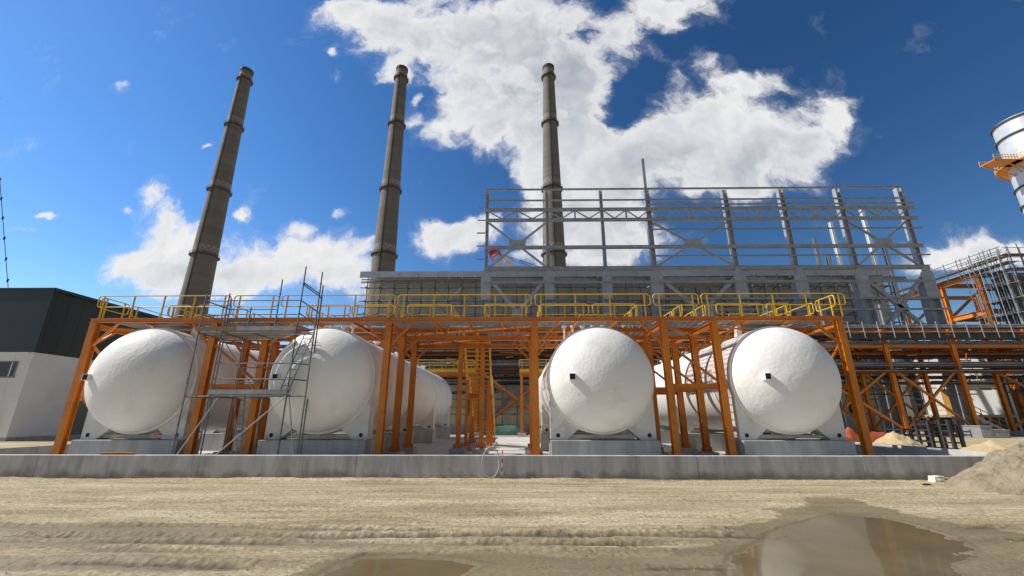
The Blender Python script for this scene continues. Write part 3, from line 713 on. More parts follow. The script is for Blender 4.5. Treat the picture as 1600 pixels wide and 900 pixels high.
chimney(0, 'tall chimney standing behind the galvanised steel frame, right of the other two', 14.0)

# ------------------------------------------------------------------ long clad building behind, with facade scaffold
BYW = 62.0
bl = empty('boiler_house', (14, BYW, 0), 'long beige clad industrial building behind the scaffold and steel frame', 'building')
bx0, bx1 = at(585,470,BYW).x, at(1388,470,BYW).x
bzt = zat(434, BYW)
m = MB().box((bx0, BYW, 0), (bx1, BYW+30, bzt)); m.build('wall', BEIGE, bl)
sm = MB(); x = bx0+1.2
while x < bx1: sm.box((x-.02, BYW-.02, .1), (x+.02, BYW-.002, bzt-.05)); x += 2.4
sm.build('panel_seams', LOUVRE, bl)
m = MB(); x = at(563,430,BYW-1.5).x
while x < bx1:
    m.box((x, BYW-1.62, zat(433,BYW-1.5)), (min(x+2.95, bx1), BYW-1.5, zat(423.5,BYW-1.5))); x += 3.0
m.build('parapet', ROOFBAND, bl)
MB().box((bx0-.3, BYW-1.48, bzt+.02), (bx1, BYW+30, bzt+.3)).build('roof', ROOFBAND, bl)
for k in range(7):
    x = bx0+4+k*10.5; MB().box((x, BYW-.05, 2), (x+3.4, BYW-.003, 6)).build('dark_opening', DARK, bl)
fs = empty('facade_scaffold', (14, 60.4, 0), 'dark tube scaffold covering the front of the long beige building', 'scaffold')
fx0, fx1 = at(574,450,60.3).x, bx1
zl = [2.2,4.2,6.2,8.2,10.2,12.2, zat(505,60.3), zat(490,60.3), zat(470,60.3), zat(449,60.3), zat(441,60.3), zat(436,60.3)]
x = fx0; xs_ = []
while x < fx1: xs_.append(x); x += 2.05
ztop = zat(433, 60.3)
for x in xs_:
    m = MB().tube((x,60.3,0), (x,60.3,ztop), .08, 6)
    for z in zl[2:10]: m.bar((x, 59.5, z), (x, 61.7, z), .06, .1); m.bar((x,59.6,z-.02),(x,60.2,z-.8),.04,.05)
    m.build('standard', SCAF_FAR, fs)
for k, z in enumerate(zl):
    MB().tube((fx0-1, 60.24, z), (fx1, 60.24, z), .085, 6).build('ledger', SCAF_FAR, fs)
    if k < 10:
        MB().tube((fx0-1, 60.24, z+1.0), (fx1, 60.24, z+1.0), .05, 6).build('guard_rail', SCAF_FAR, fs)
        MB().box((fx0-.5, 60.5, z+.08), (fx1, 60.95, z+.14)).build('deck', TIMBER, fs)
for k in range(26):
    i = random.randrange(len(xs_)-1); j = random.randrange(4, len(zl)-2); s = random.choice((0,1))
    MB().tube((xs_[i+s], 60.18, zl[j]), (xs_[i+1-s], 60.18, zl[j+1] if zl[j+1]-zl[j] > .8 else zl[j]+2), .045, 6).build('diagonal_brace', SCAF_FAR, fs)

# ------------------------------------------------------------------ galvanised steel frame
GYF = 52.0
gf = empty('building_skeleton', (20, GYF, 0), 'tall bare galvanised steel frame with trusses and cross bracing in front of the long building', 'steel frame')
cxs = [at(px, 421, GYF).x for px in (760,857,946,1022,1150,1243,1337,1439)]
zT = zat(299, GYF); z_r2 = zat(316,GYF); zt1 = zat(331,GYF); zt0 = zat(347,GYF); zm = zat(389,GYF); zb = zat(422,GYF); zg = zat(444,GYF)
def gb_(p, q, d, w, name='beam', up=(0,0,1)): return MB().ibeam(p, q, d, w, .03, .02, up).build(name, GALV, gf)
for i, x in enumerate(cxs):
    big = i >= 3
    w = .62 if big else .42
    top = zT if i != 3 else zat(250, GYF)
    MB().ibeam((x, GYF, zb+.02), (x, GYF, top if i != 3 else zT), w, w, .05, .03, up=(1,0,0)).build('column', GALV, gf)
    if i == 3: MB().ibeam((x, GYF, zT+.01), (x, GYF, top), .3, .3, .04, .03, up=(0,1,0)).build('post_extension', GALV, gf)
    lw = 1.0 if i < 3 else 1.25
    MB().ibeam((x, GYF, 0), (x, GYF, zb-1.9), lw, lw, .06, .05, up=(1,0,0)).build('lower_column', GALV, gf)
    MB().prism_y([(x-lw*.62, zb-4.2),(x+lw*.62, zb-4.2),(x+lw*.62, zb-1.0),(x+lw*.25, zb-.02),(x-lw*.25, zb-.02),(x-lw*.62, zb-1.0)], GYF-.64, GYF-.55).build('gusset', GALV, gf)
    if big:   # rear line of columns behind
        MB().ibeam((x-.3, GYF+7, 0), (x-.3, GYF+7, zb-3), .7, .7, .05, .04, up=(0,1,0)).build('rear_column', GALV, gf)
def span(i, j, z, d, w, y=GYF-.36, name='beam', ext=0): gb_((cxs[i]-(0 if i else .2), y, z), (cxs[j]+.2+ext, y, z), d, w, name)
for z, d, w in ((zT,.22,.2),(z_r2,.2,.18),(zm,.45,.3),(zb,.5,.5)): span(0, 7, z, d, w, y=GYF-.45, ext=.6)
for z in (zt0, zt1): span(0, 7, z, .42, .3, y=GYF-.55, ext=.9, name='truss_chord')
for z in (zat(324,GYF), zat(362,GYF), zat(403,GYF)): span(3, 7, z, .16, .18, y=GYF-.5, name='girt', ext=1.1)
span(0, 7, zg, .3, .25, y=GYF-.7, name='girt', ext=.5)
for y_ in (470, 487): span(3, 7, zat(y_,GYF), .22, .22, y=GYF-.72, name='girt', ext=1.2)
for i in range(7):                       # truss web
    a, b = cxs[i], cxs[i+1]; n = 4 if i < 3 else 6; m = MB()
    for k in range(n):
        xa, xb = a+(b-a)*k/n, a+(b-a)*(k+1)/n
        if k % 2 == 0: m.bar((xa+.1, GYF-.55, zt1-.2), (xb, GYF-.55, zt0+.2), .14, .14)
        else: m.bar((xa, GYF-.55, zt0+.2), (xb-.1, GYF-.55, zt1-.2), .14, .14)
    m.bar(((a+b)/2, GYF-.55, zt0+.2), ((a+b)/2, GYF-.55, zt1-.2), .2, .2)
    m.build('truss_web', GALV, gf)
def xbrace(i, za, zb_, y=GYF-.3, w=.24, gus=.55):
    a, b = cxs[i]+.3, cxs[i+1]-.3; c = Vector(((a+b)/2, y, (za+zb_)/2))
    for s, e in (((a,zb_),(b,za)),((a,za),(b,zb_))):
        MB().bar((s[0],y+(0 if s[1]==zb_ else .15),s[1]), (e[0],y+(0 if s[1]==zb_ else .15),e[1]), w, w).build('brace', GALV, gf)
    MB().box((c.x-gus*1.3, y-.2, c.z-gus*.75), (c.x+gus*1.3, y-.14, c.z+gus*.75)).build('gusset', GALV, gf)
for i in (0, 3, 6): xbrace(i, zb+.3, zt0-.3, gus=.85)
for i in (0, 3): xbrace(i, zb-10.5, zb-1.2, w=.45)
xbrace(6, zb-9.5, zb-1.2, w=.4, gus=.6)
xbrace(0, .8, 9.5, w=.5, gus=1.2)
for k in range(6):                      # short girt stubs at the free ends
    z = zT-.9-k*(zT-zb)/6.2
    MB().bar((cxs[0]-1.3, GYF-.5, z), (cxs[0]-.22, GYF-.5, z), .14, .14).build('girt_stub', GALV, gf)
# sloping sheet of roof inside the frame and the walkway grid
MB().bar(((cxs[3]+cxs[4])/2, GYF+.3, zb-1.6), ((cxs[3]+cxs[4])/2, GYF+6, zb-.6), cxs[4]-cxs[3]-1.5, .08).build('roof_sheet', ROOFBAND, gf)
for i in range(7):
    MB().ibeam(((cxs[i]+.7), GYF+.6, zb-1.1), ((cxs[i+1]-.7), GYF+1.6, zb-.9), .5, .35, .04, .03).build('girder', GALV, gf)
for px, yt in ((1278,374),(1293,400),(1310,350),(1365,330),(1385,385)):     # freestanding posts of the rear line
    x = at(px, 400, GYF+14).x
    MB().ibeam((x, GYF+14, zb-6), (x, GYF+14, zat(yt, GYF+14)), .5 if px != 1278 else .35, .5, .05, .03, up=(0,1,0)).build('rear_post', WHITE_TRIM if px in (1365,1310) else GALV, gf)

# ------------------------------------------------------------------ orange pipe rack crossing behind the tanks
RYF, RYB = 45.5, 49.5
pr = empty('pipe_rack', (25, 47, 0), 'long orange pipe rack with cross bracing carrying grey pipes behind the tanks', 'pipe rack')
rx = [-21.6,-13.0,-4.4,4.2,12.8,21.5,30.5] + [at(px, 600, RYF).x for px in (1398,1506)] + [54.5, 65, 76]
zr0, zr1, zr2 = 7.0, 9.1, 11.0
for x in rx:
    for y in (RYF, RYB):
        MB().ibeam((x,y,.4), (x,y,zr2), .36, .36, .03, .02, up=(0,1,0)).build('column', ORANGE, pr)
        MB().box((x-.5,y-.5,-.1), (x+.5,y+.5,.395)).build('footing', PLINTH, pr)
    for z in (zr0, zr1, zr2-.2): MB().ibeam((x,RYF+.2,z), (x,RYB-.2,z), .3, .2).build('cross_beam', ORANGE, pr)
for a, b in zip(rx, rx[1:]):
    for y in (RYF, RYB):
        for z, mm in ((zr0, RUSTY), (zr1, ORANGE), (zr2-.2, ORANGE)): MB().ibeam((a+.19,y,z), (b-.19,y,z), .32, .22).build('beam', mm, pr)
for i in (2, 4, 6, 7, 9):
    a, b = rx[i], rx[i+1]
    for k, y in enumerate((RYF, RYB)):
        MB().bar((a+.2,y-.05,6.7), (b-.2,y-.05,.7), .2, .2).build('brace', ORANGE, pr); MB().bar((a+.2,y+.16,.7), (b-.2,y+.16,6.7), .2, .2).build('brace', ORANGE, pr)
for k, (y, z, r) in enumerate(((46.0,11.35,.28),(46.9,11.4,.35),(47.8,11.3,.25),(48.6,11.35,.3),(46.2,9.5,.22),(47.2,9.5,.24),(48.4,9.5,.2),(46.3,7.4,.2),(47.6,7.45,.26))):
    MB().tube((rx[0]-1, y, z), (rx[-1]+2, y, z), r, 14).build('pipe', PIPE if k % 3 else GALV_DARK, pr, smooth=True)
rs_ = empty('rack_scaffold', (48, 45, 0), 'grey scaffold walkway with upright tubes along the right part of the pipe rack', 'scaffold')
xa, xb = at(1322, 520, 44.6).x, 80.0
for z in (zat(520,44.6), zat(535,44.6), zat(580,44.6)):
    lm = GALV if z > 10.5 else SCAF_FAR
    MB().tube((xa,44.55,z), (xb,44.55,z), .05, 6).build('ledger', lm, rs_)
    MB().tube((xa,44.55,z+.5), (xb,44.55,z+.5), .04, 6).build('guard_rail', lm, rs_)
    MB().box((xa,44.65,z-.15), (xb,45.25,z-.08)).build('deck', RUSTY if z < 9 else SCAF_FAR, rs_)
MB().box((xa,44.5,zat(529,44.6)-.2), (xb,44.53,zat(529,44.6)+.25)).build('toe_board', DARK, rs_)
x = xa+.3
while x < xb:
    MB().tube((x,44.5,9.9), (x,44.5,zat(508,44.6)+.25), .045, 6).build('standard', GALV, rs_); x += 1.55
for (y0, y1, z) in ((45.75,49.3,10.45),(45.8,46.7,8.3),(47.0,47.9,8.1),(48.2,49.2,8.35),(45.8,47.2,6.55),(47.8,49.2,6.6)):
    MB().box((rx[0]-.5, y0, z), (rx[-1]+1, y1, z+.09)).box((rx[0]-.5, y0-.03, z-.03), (rx[-1]+1, y0-.002, z+.16)).build('shade_tray', RUSTY if z < 10 else SCAF_FAR, pr)  # deck and trays added to block sky light and darken the rack
# clutter of short tubes and clamps hung under the rack
hang = MB(); rr = random.Random(3)
for k in range(420):
    x = rr.uniform(-8, 76); z = rr.uniform(7.3, 10.6); L = rr.uniform(.5, 2.6); y = rr.uniform(45.2, 49)
    if rr.random() < .6: hang.tube((x,y,z), (x+L,y+rr.uniform(-.2,.2),z+rr.uniform(-.15,.15)), rr.uniform(.03,.07), 5)
    else: hang.tube((x,y,z), (x+rr.uniform(-.5,.5),y,z+rr.uniform(.5,1.3)), .035, 5)
o = hang.build('cable_and_tube_runs', ORANGE, pr); o['kind'] = 'stuff'
hang = MB()
for k in range(520):
    x = rr.uniform(-26, 76); z = rr.uniform(4.2, 10.8); L = rr.uniform(.8, 4); y = rr.uniform(49.8, 51.2)
    if rr.random() < .6: hang.tube((x,y,z), (x+L,y,z), rr.uniform(.03,.09), 5)
    else: hang.tube((x,y,z), (x+rr.uniform(-.9,.9),y,z+rr.uniform(.8,2.2)), rr.uniform(.03,.06), 5)
o = hang.build('scaffold_tube_clutter', SCAF_FAR, pr); o['kind'] = 'stuff'
for y, z, r in ((50.2,5.6,.16),(50.6,6.3,.2),(50.3,8.9,.25),(50.9,10.2,.3)): MB().tube((-27, y, z), (78, y, z), r, 10).build('pipe', DARK if r < .22 else PIPE, pr, smooth=True)

# ------------------------------------------------------------------ unfinished orange structure wrapped in scaffold, far right
of = empty('boiler_tower', (80, 65, 0), 'unfinished orange steel structure wrapped in scaffold at the right edge', 'steel frame')
OX = at(1565, 398, 60).x; zo = at(1565, 400, 60).z
oy = [64.3, 70.3, 78]
for k, y in enumerate(oy):
    MB().ibeam((OX+.2, y, 0), (OX+.2, y, zo-1.3), .62, .62, .06, .05, up=(0,1,0)).build('column', ORANGE_BRIGHT, of)
    MB().ibeam((OX+14, y, 0), (OX+14, y, zo-1.3), .62, .62, .06, .05, up=(0,1,0)).build('column', ORANGE_BRIGHT, of)
    for z in (zo-1.6, zo-7.5, 10, 13.5): MB().ibeam((OX+.6, y, z), (OX+13.6, y, z), .7, .4, .05, .04).build('beam', ORANGE_BRIGHT, of)
for z in (zo-1.6, zo-7.5, 11):
    for a, b in zip(oy, oy[1:]): MB().ibeam((OX+.2, a+.42, z), (OX+.2, b-.42, z), .8, .4, .05, .04).build('beam', ORANGE_BRIGHT, of)
for y in (70.3, 78):
    for k in range(3): MB().bar((OX+.6, y, zo-7-k*5), (OX+7, y, zo-2-k*5), .35, .35).build('brace', ORANGE_BRIGHT, of)
os_ = empty('boiler_scaffold', (80, 60, 0), 'dense multi-level grey scaffold around the orange structure at the right edge', 'scaffold')
levels = [zo-2.2*k for k in range(0, 11)]
for k in range(13):
    x = OX+k*1.7
    for y in (59.2, 60.4): MB().tube((x,y,0), (x,y,zo+1.4+random.random()*.5), .06, 6).build('standard', GALV_DARK if k % 3 else GALV, os_)
for k in range(10):
    y = 61.5+k*2.1; MB().tube((OX-.9,y,zo-1.6), (OX-.9,y,zo+1.5), .06, 6).build('standard', GALV_DARK, os_)
for k in range(8):
    y = 59.8+k*.75
    for x in (OX-.9, OX+.4): MB().tube((x,y,6), (x,y,zo+.6+.8*(k%2)), .055, 6).build('standard', GALV_DARK if k % 2 else GALV, os_)
for z in levels:
    for x in (OX-.9, OX+.4): MB().tube((x,59.2,z+.3), (x,65.5,z+.3), .05, 6).build('ledger', GALV_DARK, os_)
    MB().box((OX-.6, 60.6, z+.02), (OX+1.25, 63.9, z+.1)).build('deck', SCAF_FAR, os_)
    for y in (59.2, 60.4): MB().tube((OX-.6,y,z), (OX+21,y,z), .055, 6).build('ledger', GALV_DARK, os_)
    MB().tube((OX-.6,59.15,z+1.0), (OX+21,59.15,z+1.0), .045, 6).build('guard_rail', GALV_DARK, os_)
    MB().box((OX-.4,59.25,z+.07), (OX+21,60.35,z+.13)).build('deck', TIMBER, os_)
MB().box((OX+1.3, 61.2, 5), (OX+22, 63.6, zo-2.5)).build('dark_infill', SCAF_FAR, of)  # dark box added to stand for the dark interior
for dz in (0, .7, 1.3): MB().tube((OX-.9,59.2,zo+dz-.1), (OX-.9,82,zo+dz-.1), .05, 6).build('ledger', GALV_DARK, os_)
MB().box((OX-.8, 59.2, zo-.35), (OX+.3, 82, zo-.2)).build('deck', TIMBER, os_); MB().box((OX-.75, 59.2, zo-1.15), (OX+1.2, 82, zo-1.05)).build('deck', PLANK, os_)
for k in range(26):
    i, j = random.randrange(12), random.randrange(10); MB().tube((OX+i*1.7,59.1,levels[j+1]), (OX+(i+1)*1.7,59.1,levels[j]), .045, 6).build('diagonal_brace', GALV, os_)

# ------------------------------------------------------------------ steel stack at the right edge of the sky
sk = empty('steel_stack', (125.5, 90, 0), 'pale grey steel stack with yellow gallery cut by the right edge of the picture', 'chimney')
SXC, SYC, SR = 126.6, 90.0, 5.4
zsT = at(1562, 190, 90).z
MB().lathe_z([(SR,0),(SR,zsT-3),(SR,zsT),(SR-.3,zsT),(SR-.3,zsT-4)], SXC, SYC, 64).build('shaft', mat('pale_grey_stack_paint', (.50,.53,.56), (.6,.63,.66), .3, .5, metal=.2), sk, smooth=True)
for z in (zsT-.3, zsT-4.2, zsT-11.0, zsT-17.5, zsT-22): MB().lathe_z([(SR+.01,z-.3),(SR+.35,z-.3),(SR+.35,z),(SR+.01,z)], SXC, SYC, 64).build('stiffener_ring', CHIM_DARK, sk)
zp = zsT-11.8
m = MB().lathe_z([(SR+.05,zp-.2),(SR+2.0,zp-.2),(SR+2.0,zp),(SR+.05,zp)], SXC, SYC, 48)
m.box((SXC-SR-7.5, SYC-1.6, zp-.2), (SXC-SR-.3, SYC+1.6, zp-.01)); m.build('gallery_floor', ORANGE_BRIGHT, sk)
m = MB()
for k in range(40):
    a = 2*math.pi*k/40; c = Vector((SXC+(SR+1.95)*math.cos(a), SYC+(SR+1.95)*math.sin(a), zp)); m.tube(c, c+Vector((0,0,1.3)), .07, 5)
for h in (.65, 1.3): m.lathe_z([(SR+1.9,zp+h),(SR+2.0,zp+h),(SR+2.0,zp+h+.1),(SR+1.9,zp+h+.1),(SR+1.9,zp+h)], SXC, SYC, 48)
for k in range(9):
    x = SXC-SR-7.4+k*.7
    for y in (SYC-1.6, SYC+1.6): m.tube((x,y,zp), (x,y,zp+1.3), .06, 5)
for y in (SYC-1.6, SYC+1.6):
    for h in (.65,1.3): m.tube((SXC-SR-7.4,y,zp+h), (SXC-SR-1.6,y,zp+h), .06, 5)
m.build('gallery_rail', YELLOW, sk)
for k in range(20):
    a = 2*math.pi*k/20
    MB().bar((SXC+(SR+1.9)*math.cos(a),SYC+(SR+1.9)*math.sin(a),zp-.2),(SXC+(SR+.1)*math.cos(a),SYC+(SR+.1)*math.sin(a),zp-2.6),.14,.14).build('gallery_bracket', ORANGE_BRIGHT, sk)
for y in (SYC-1.4, SYC+1.4): MB().bar((SXC-SR-6.8,y,zp-.3),(SXC-SR+.5,y,zp-2.8),.2,.2).build('gallery_bracket', ORANGE_BRIGHT, sk)

# ------------------------------------------------------------------ crane boom behind the long building
cr = empty('crane_boom', (3.0, 95, 0), 'yellow lattice crane boom with a red tip rising behind the long building roof', 'crane')
pa, pb = at(822, 452, 95), at(770, 393, 95)
d = (pb-pa).normalized(); s = Vector((0,1,0)); u = d.cross(s).normalized(); W = 1.15
for name, t0, t1, m_ in (('boom', 0, .86, CRANE_Y), ('boom_tip', .865, 1.0, RED)):
    mb = MB(); A, B = pa+(pb-pa)*t0, pa+(pb-pa)*t1
    cs = [s*W+u*W, s*W-u*W, -s*W-u*W, -s*W+u*W]
    for c in cs: mb.tube(A+c, B+c, .13, 6)
    n = max(2, int((B-A).length/1.6))
    for k in range(n):
        for i in range(4):
            mb.tube(A+(B-A)*k/n+cs[i], A+(B-A)*(k+1)/n+cs[(i+1)%4], .07, 5); mb.tube(A+(B-A)*k/n+cs[i], A+(B-A)*k/n+cs[(i+1)%4], .06, 5)
    mb.build(name, m_, cr)
MB().tube(pb, at(858, 422, 95), .09, 5).tube(pb+Vector((.5,0,-.5)), at(852, 424, 95), .07, 5).build('stay_cable', DARK, cr)
MB().bar(pb+u*1.2, pb-u*1.2, 1.2, .9).build('sheave_head', RED, cr)
MB().box((pa.x+.5, 92, 0), (pa.x+4.5, 98, 3)).build('cab', CRANE_Y, cr)
MB().tube((pa.x+2.5, 95, 3), pa, .6, 8).build('lower_boom', CRANE_Y, cr)

# ------------------------------------------------------------------ guy cable of a mast out of frame at left
gw = empty('guyed_mast', (-125, 80, 0), 'thin dark mast guy cable with small insulators crossing the sky at the left edge', 'mast')
a, b = at(13, 452, 80), at(-4, 235, 80)
m = MB().tube(Vector((a.x+.6,80,0)), a, .06, 5).tube(a, b, .06, 5).tube(b, b+(b-a)*.35, .06, 5)
m.build('guy_cable', DARK, gw); m = MB()
for k in range(7): c = a+(b-a)*(k+.4)/7; m.tube(c-Vector((0,0,.35)), c+Vector((0,0,.35)), .17, 6)
m.build('insulator', DARK, gw)
tp = b+(b-a)*.35
MB().tube((tp.x, 80, 0), (tp.x, 80, tp.z+3), .25, 8).build('mast_tube', DARK, gw)

# ------------------------------------------------------------------ white annex and clutter at the right
WY = 57.0
wx0 = at(1452, 640, WY).x; wx1 = wx0+7.0
wb = empty('annex_building', (wx0, WY, 0), 'white annex raised above the yard with an ochre door and wall air conditioners', 'building')
zf = zat(648, WY); zt = 9.3
MB().box((wx0, WY, zf), (wx1, WY+5, zt)).build('wall', WHITE_WALL, wb)
MB().box((wx0-.4, WY-1.2, zf-.3), (wx1+.2, WY+5, zf-.02)).build('floor_slab', CONC_LIGHT, wb)
for k in range(4): MB().box((wx0+.2+k*2, WY-1.0, 0), (wx0+.5+k*2, WY-.7, zf-.31)).build('support_post', WHITE_TRIM, wb)
dx0, dx1 = wx0+1.5, wx0+3.0
dr = MB().box((dx0, WY-.08, zf+.02), (dx1, WY-.003, zf+3.0)).build('door', DOORY, wb)
MB().box((dx1-.35, WY-.16, zf+1.3), (dx1-.15, WY-.082, zf+1.4)).build('handle', DARK, dr)
MB().box((dx0-.15, WY-.9, zf+3.1), (dx1+.15, WY-.003, zf+3.2)).build('canopy', WHITE_TRIM, wb)
for k in range(3):
    cx, cz = wx0+3.6+k*1.15, zat(592, WY-2)
    a_ = MB().box((cx-.45, WY-.75, cz-.4), (cx+.45, WY-.25, cz+.4)).build('air_conditioner', WHITE_TRIM, wb, bevel=.03)
    MB().tube((cx-.1, WY-.775, cz), (cx-.1, WY-.752, cz), .28, 16).build('fan_grille', LOUVRE, a_)
MB().tube((wx1+.3, WY-.2, 0), (wx1+.3, WY-.2, 9), .1, 8).build('downpipe', WHITE_TRIM, wb)
railing((wx0, WY-1.15, zf), (dx0+1.8, WY-1.15, zf), wb, h=1.1, spacing=1.5, r=.05)
wb.rotation_euler = (0, 0, R(-38))
gh = empty('grey_hall', (75, 68, 0), 'dark grey hall standing behind the pipe rack at the right', 'building')
hx0 = at(1300, 600, 68).x
MB().box((hx0, 68.5, 0), (hx0+75, 90, 13.2)).build('wall', mat('dark_grey_sheet', (.07,.075,.08), (.11,.115,.12), .4, .6, stretch=(3,1,.2)), gh)
MB().box((hx0-.3, 68.2, 13.22), (hx0+75.3, 90.3, 13.6)).build('roof', LOUVRE, gh)
for k in range(6):
    x = hx0+1.5+k*4.6
    if k > 4: break
    f = MB().box((x, 68.35, .3), (x+.22, 68.49, 7.4)).box((x+3, 68.35, .3), (x+3.22, 68.49, 7.4)).box((x+.221, 68.35, 7.18), (x+2.999, 68.49, 7.4)).box((x+.221, 68.35, 3.6), (x+2.999, 68.49, 3.8)).build('door_frame', WHITE_TRIM, gh)
    MB().box((x+.23, 68.42, .3), (x+2.99, 68.48, 3.59)).build('door', DARK, f)
ys = empty('yard_stair', (64, 54.5, 0), 'white stair with yellow handrails leading up to the annex door', 'stair')
WS = 51.0
s0, s1 = at(1522, 648, WS), at(1578, 672, WS)
for y in (WS, WS+1.0):
    MB().bar((s0.x, y, zf-.2), (s1.x, y, .15), .06, .32).build('stringer', WHITE_TRIM, ys)
    m = MB()
    A, B = Vector((s0.x, y, zf)), Vector((s1.x, y, .2))
    for h in (.5, 1.05): m.tube(A+Vector((0,0,h)), B+Vector((0,0,h)), .045, 6)
    for k in range(5): c = A+(B-A)*k/4; m.tube(c, c+Vector((0,0,1.05)), .045, 6)
    m.build('handrail', YELLOW, ys)
for k in range(1, 11):
    t = k/11; x = s0.x+(s1.x-s0.x)*t; z = zf-.1+(.15-zf)*t; MB().box((x-.15, WS+.05, z-.02), (x+.15, WS+.95, z+.02)).build('tread', GALV, ys)

def mound_net(c, sx_, sy_, h, seed, m, label, name, cat):
    n = 24; g = np.linspace(-1, 1, n); U, V = np.meshgrid(g, g); rr = np.maximum(abs(U), abs(V))
    z = h*np.clip(1-rr, 0, 1)**.45*(.45+.9*fbm(U*2+seed, V*2, 4, seed))
    x = c[0]+U*sx_; y = c[1]+V*sy_
    mb = MB(); mb.add(np.stack([x.ravel(), y.ravel(), z.ravel()+c[2]], 1).tolist(), [(i*n+j, i*n+j+1, (i+1)*n+j+1, (i+1)*n+j) for i in range(n-1) for j in range(n-1)])
    return tag(mb.build(name, m, None, smooth='all'), label, cat)
c = at(1322, 668, 30); mound_net((c.x, 30, 0), 1.0, .8, 1.4, 3, NET, 'small crumpled heap of orange red netting close behind the rightmost tank', 'netting_heap', 'netting')
c = at(1368, 672, 31); mound_net((c.x, 31, 0), 1.7, .9, 1.25, 8, NET, 'wider crumpled heap of orange red netting left of the pointed sand heap', 'netting_heap', 'netting')
mound_net((2.0-3.2, 45.2, .15), 2.0, .8, 1.1, 5, TARP, 'crumpled green netting piled against the rear bund wall behind the stair', 'net_pile', 'netting')
def steel_crate(px, py, Y, w, h, d, m, label):
    c = at(px, py, Y); rt = empty('steel_crate', (c.x, Y, 0), label, 'rack', 'stacked steel racks in the yard')
    for sx_ in (-1, 1):
        for sy_ in (0, 1): MB().box((c.x+sx_*w/2-.07, Y+sy_*d-.07, 0), (c.x+sx_*w/2+.07, Y+sy_*d+.07, h)).build('post', m, rt)
    mb = MB(); z = .25
    while z < h:
        mb.bar((c.x-w/2, Y, z), (c.x+w/2, Y, z), .07, .07).bar((c.x-w/2, Y+d, z), (c.x+w/2, Y+d, z), .07, .07).bar((c.x-w/2, Y, z), (c.x-w/2, Y+d, z), .07, .07).bar((c.x+w/2, Y, z), (c.x+w/2, Y+d, z), .07, .07); z += .32
    mb.build('rails', m, rt)
steel_crate(1432, 680, 27, 1.5, 1.25, 1.2, DARK, 'low dark steel rack standing behind the pointed sand heap')
steel_crate(1459, 670, 26, .5, 1.75, .8, DARK, 'narrow upright dark rack to the right of the low dark rack')
steel_crate(1491, 670, 25, .5, 1.8, .5, DARK, 'slender tall dark rack nearest the broad low sand heap')
steel_crate(1474, 668, 44, 2.4, 2.0, 2, RUSTY, 'rust red steel rack farther back under the pipe rack')
for k, (px, Y, w, h) in enumerate(((1538,43,1.1,1.0),(1560,43,1.5,.65))):
    c = at(px, 660, Y)
    tag(MB().box((c.x-w/2, Y, 0), (c.x+w/2, Y+2, h)).box((c.x-w/2+.15, Y-.05, .2), (c.x+w/2-.15, Y-.01, h-.2)).box((c.x-w/2-.06, Y-.06, h), (c.x+w/2+.06, Y+2.06, h+.1)).build('site_cabinet', GALV if k == 0 else PLANK, None, bevel=.02), ['tall grey site cabinet below the annex stair', 'low grey site cabinet to the right of the tall one'][k], 'cabinet')

# ------------------------------------------------------------------ sky with clouds, sun
SUN_AZ, SUN_EL = R(-92.0), R(45.0)        # azimuth from +Y, negative to the left
sd = Vector((math.sin(SUN_AZ)*math.cos(SUN_EL), math.cos(SUN_AZ)*math.cos(SUN_EL), math.sin(SUN_EL)))
sl = bpy.data.lights.new('sun', 'SUN'); sl.energy = 4.8; sl.angle = R(.53); sl.color = (1, .95, .87)
so = bpy.data.objects.new('sun', sl); col.objects.link(so); so.rotation_euler = sd.to_track_quat('Z', 'Y').to_euler(); so.location = sd*200
w = bpy.data.worlds.new('World'); scn.world = w; w.use_nodes = True; nt = w.node_tree; N = nt.nodes; L = nt.links
bg = N['Background']
sky = N.new('ShaderNodeTexSky'); sky.sky_type = 'NISHITA'; sky.sun_disc = False; sky.sun_elevation = SUN_EL; sky.sun_rotation = SUN_AZ
sky.air_density = 1.0; sky.dust_density = .25; sky.ozone_density = 2.5; sky.altitude = 600
def M(op, a, b=None, c=None, clamp=False):
    n = N.new('ShaderNodeMath'); n.operation = op; n.use_clamp = clamp
    for i, v in enumerate((a, b, c)):
        if v is None: continue
        if isinstance(v, (int, float)): n.inputs[i].default_value = v
        else: L.new(v, n.inputs[i])
    return n.outputs[0]
tc = N.new('ShaderNodeTexCoord'); sp = N.new('ShaderNodeSeparateXYZ'); L.new(tc.outputs['Generated'], sp.inputs[0])
ay = M('MAXIMUM', M('ABSOLUTE', sp.outputs['Y']), .12)
U = M('DIVIDE', sp.outputs['X'], ay); V = M('DIVIDE', sp.outputs['Z'], ay)
cb = N.new('ShaderNodeCombineXYZ'); L.new(U, cb.inputs[0]); L.new(V, cb.inputs[1]); uv = cb.outputs[0]
def ntex(vec, s, d, r=.55, dist=0):
    n = N.new('ShaderNodeTexNoise'); n.inputs['Scale'].default_value = s; n.inputs['Detail'].default_value = d; n.inputs['Roughness'].default_value = r; n.inputs['Distortion'].default_value = dist
    L.new(vec, n.inputs['Vector']); return n
def VM(op, a, b):
    n = N.new('ShaderNodeVectorMath'); n.operation = op
    for i, v in enumerate((a, b)):
        if isinstance(v, tuple): n.inputs[i].default_value = v
        else: L.new(v, n.inputs[i])
    return n.outputs['Value' if op == 'DOT_PRODUCT' else 'Vector']
warp = VM('MULTIPLY', VM('SUBTRACT', ntex(uv, 5.0, 5, .6).outputs['Color'], (.5,.5,.5)), (.16,.16,0))
uvw = VM('ADD', uv, warp)
def uvpx(px, py):
    r = ray(px, py); return r[0]/r[1], r[2]/r[1]
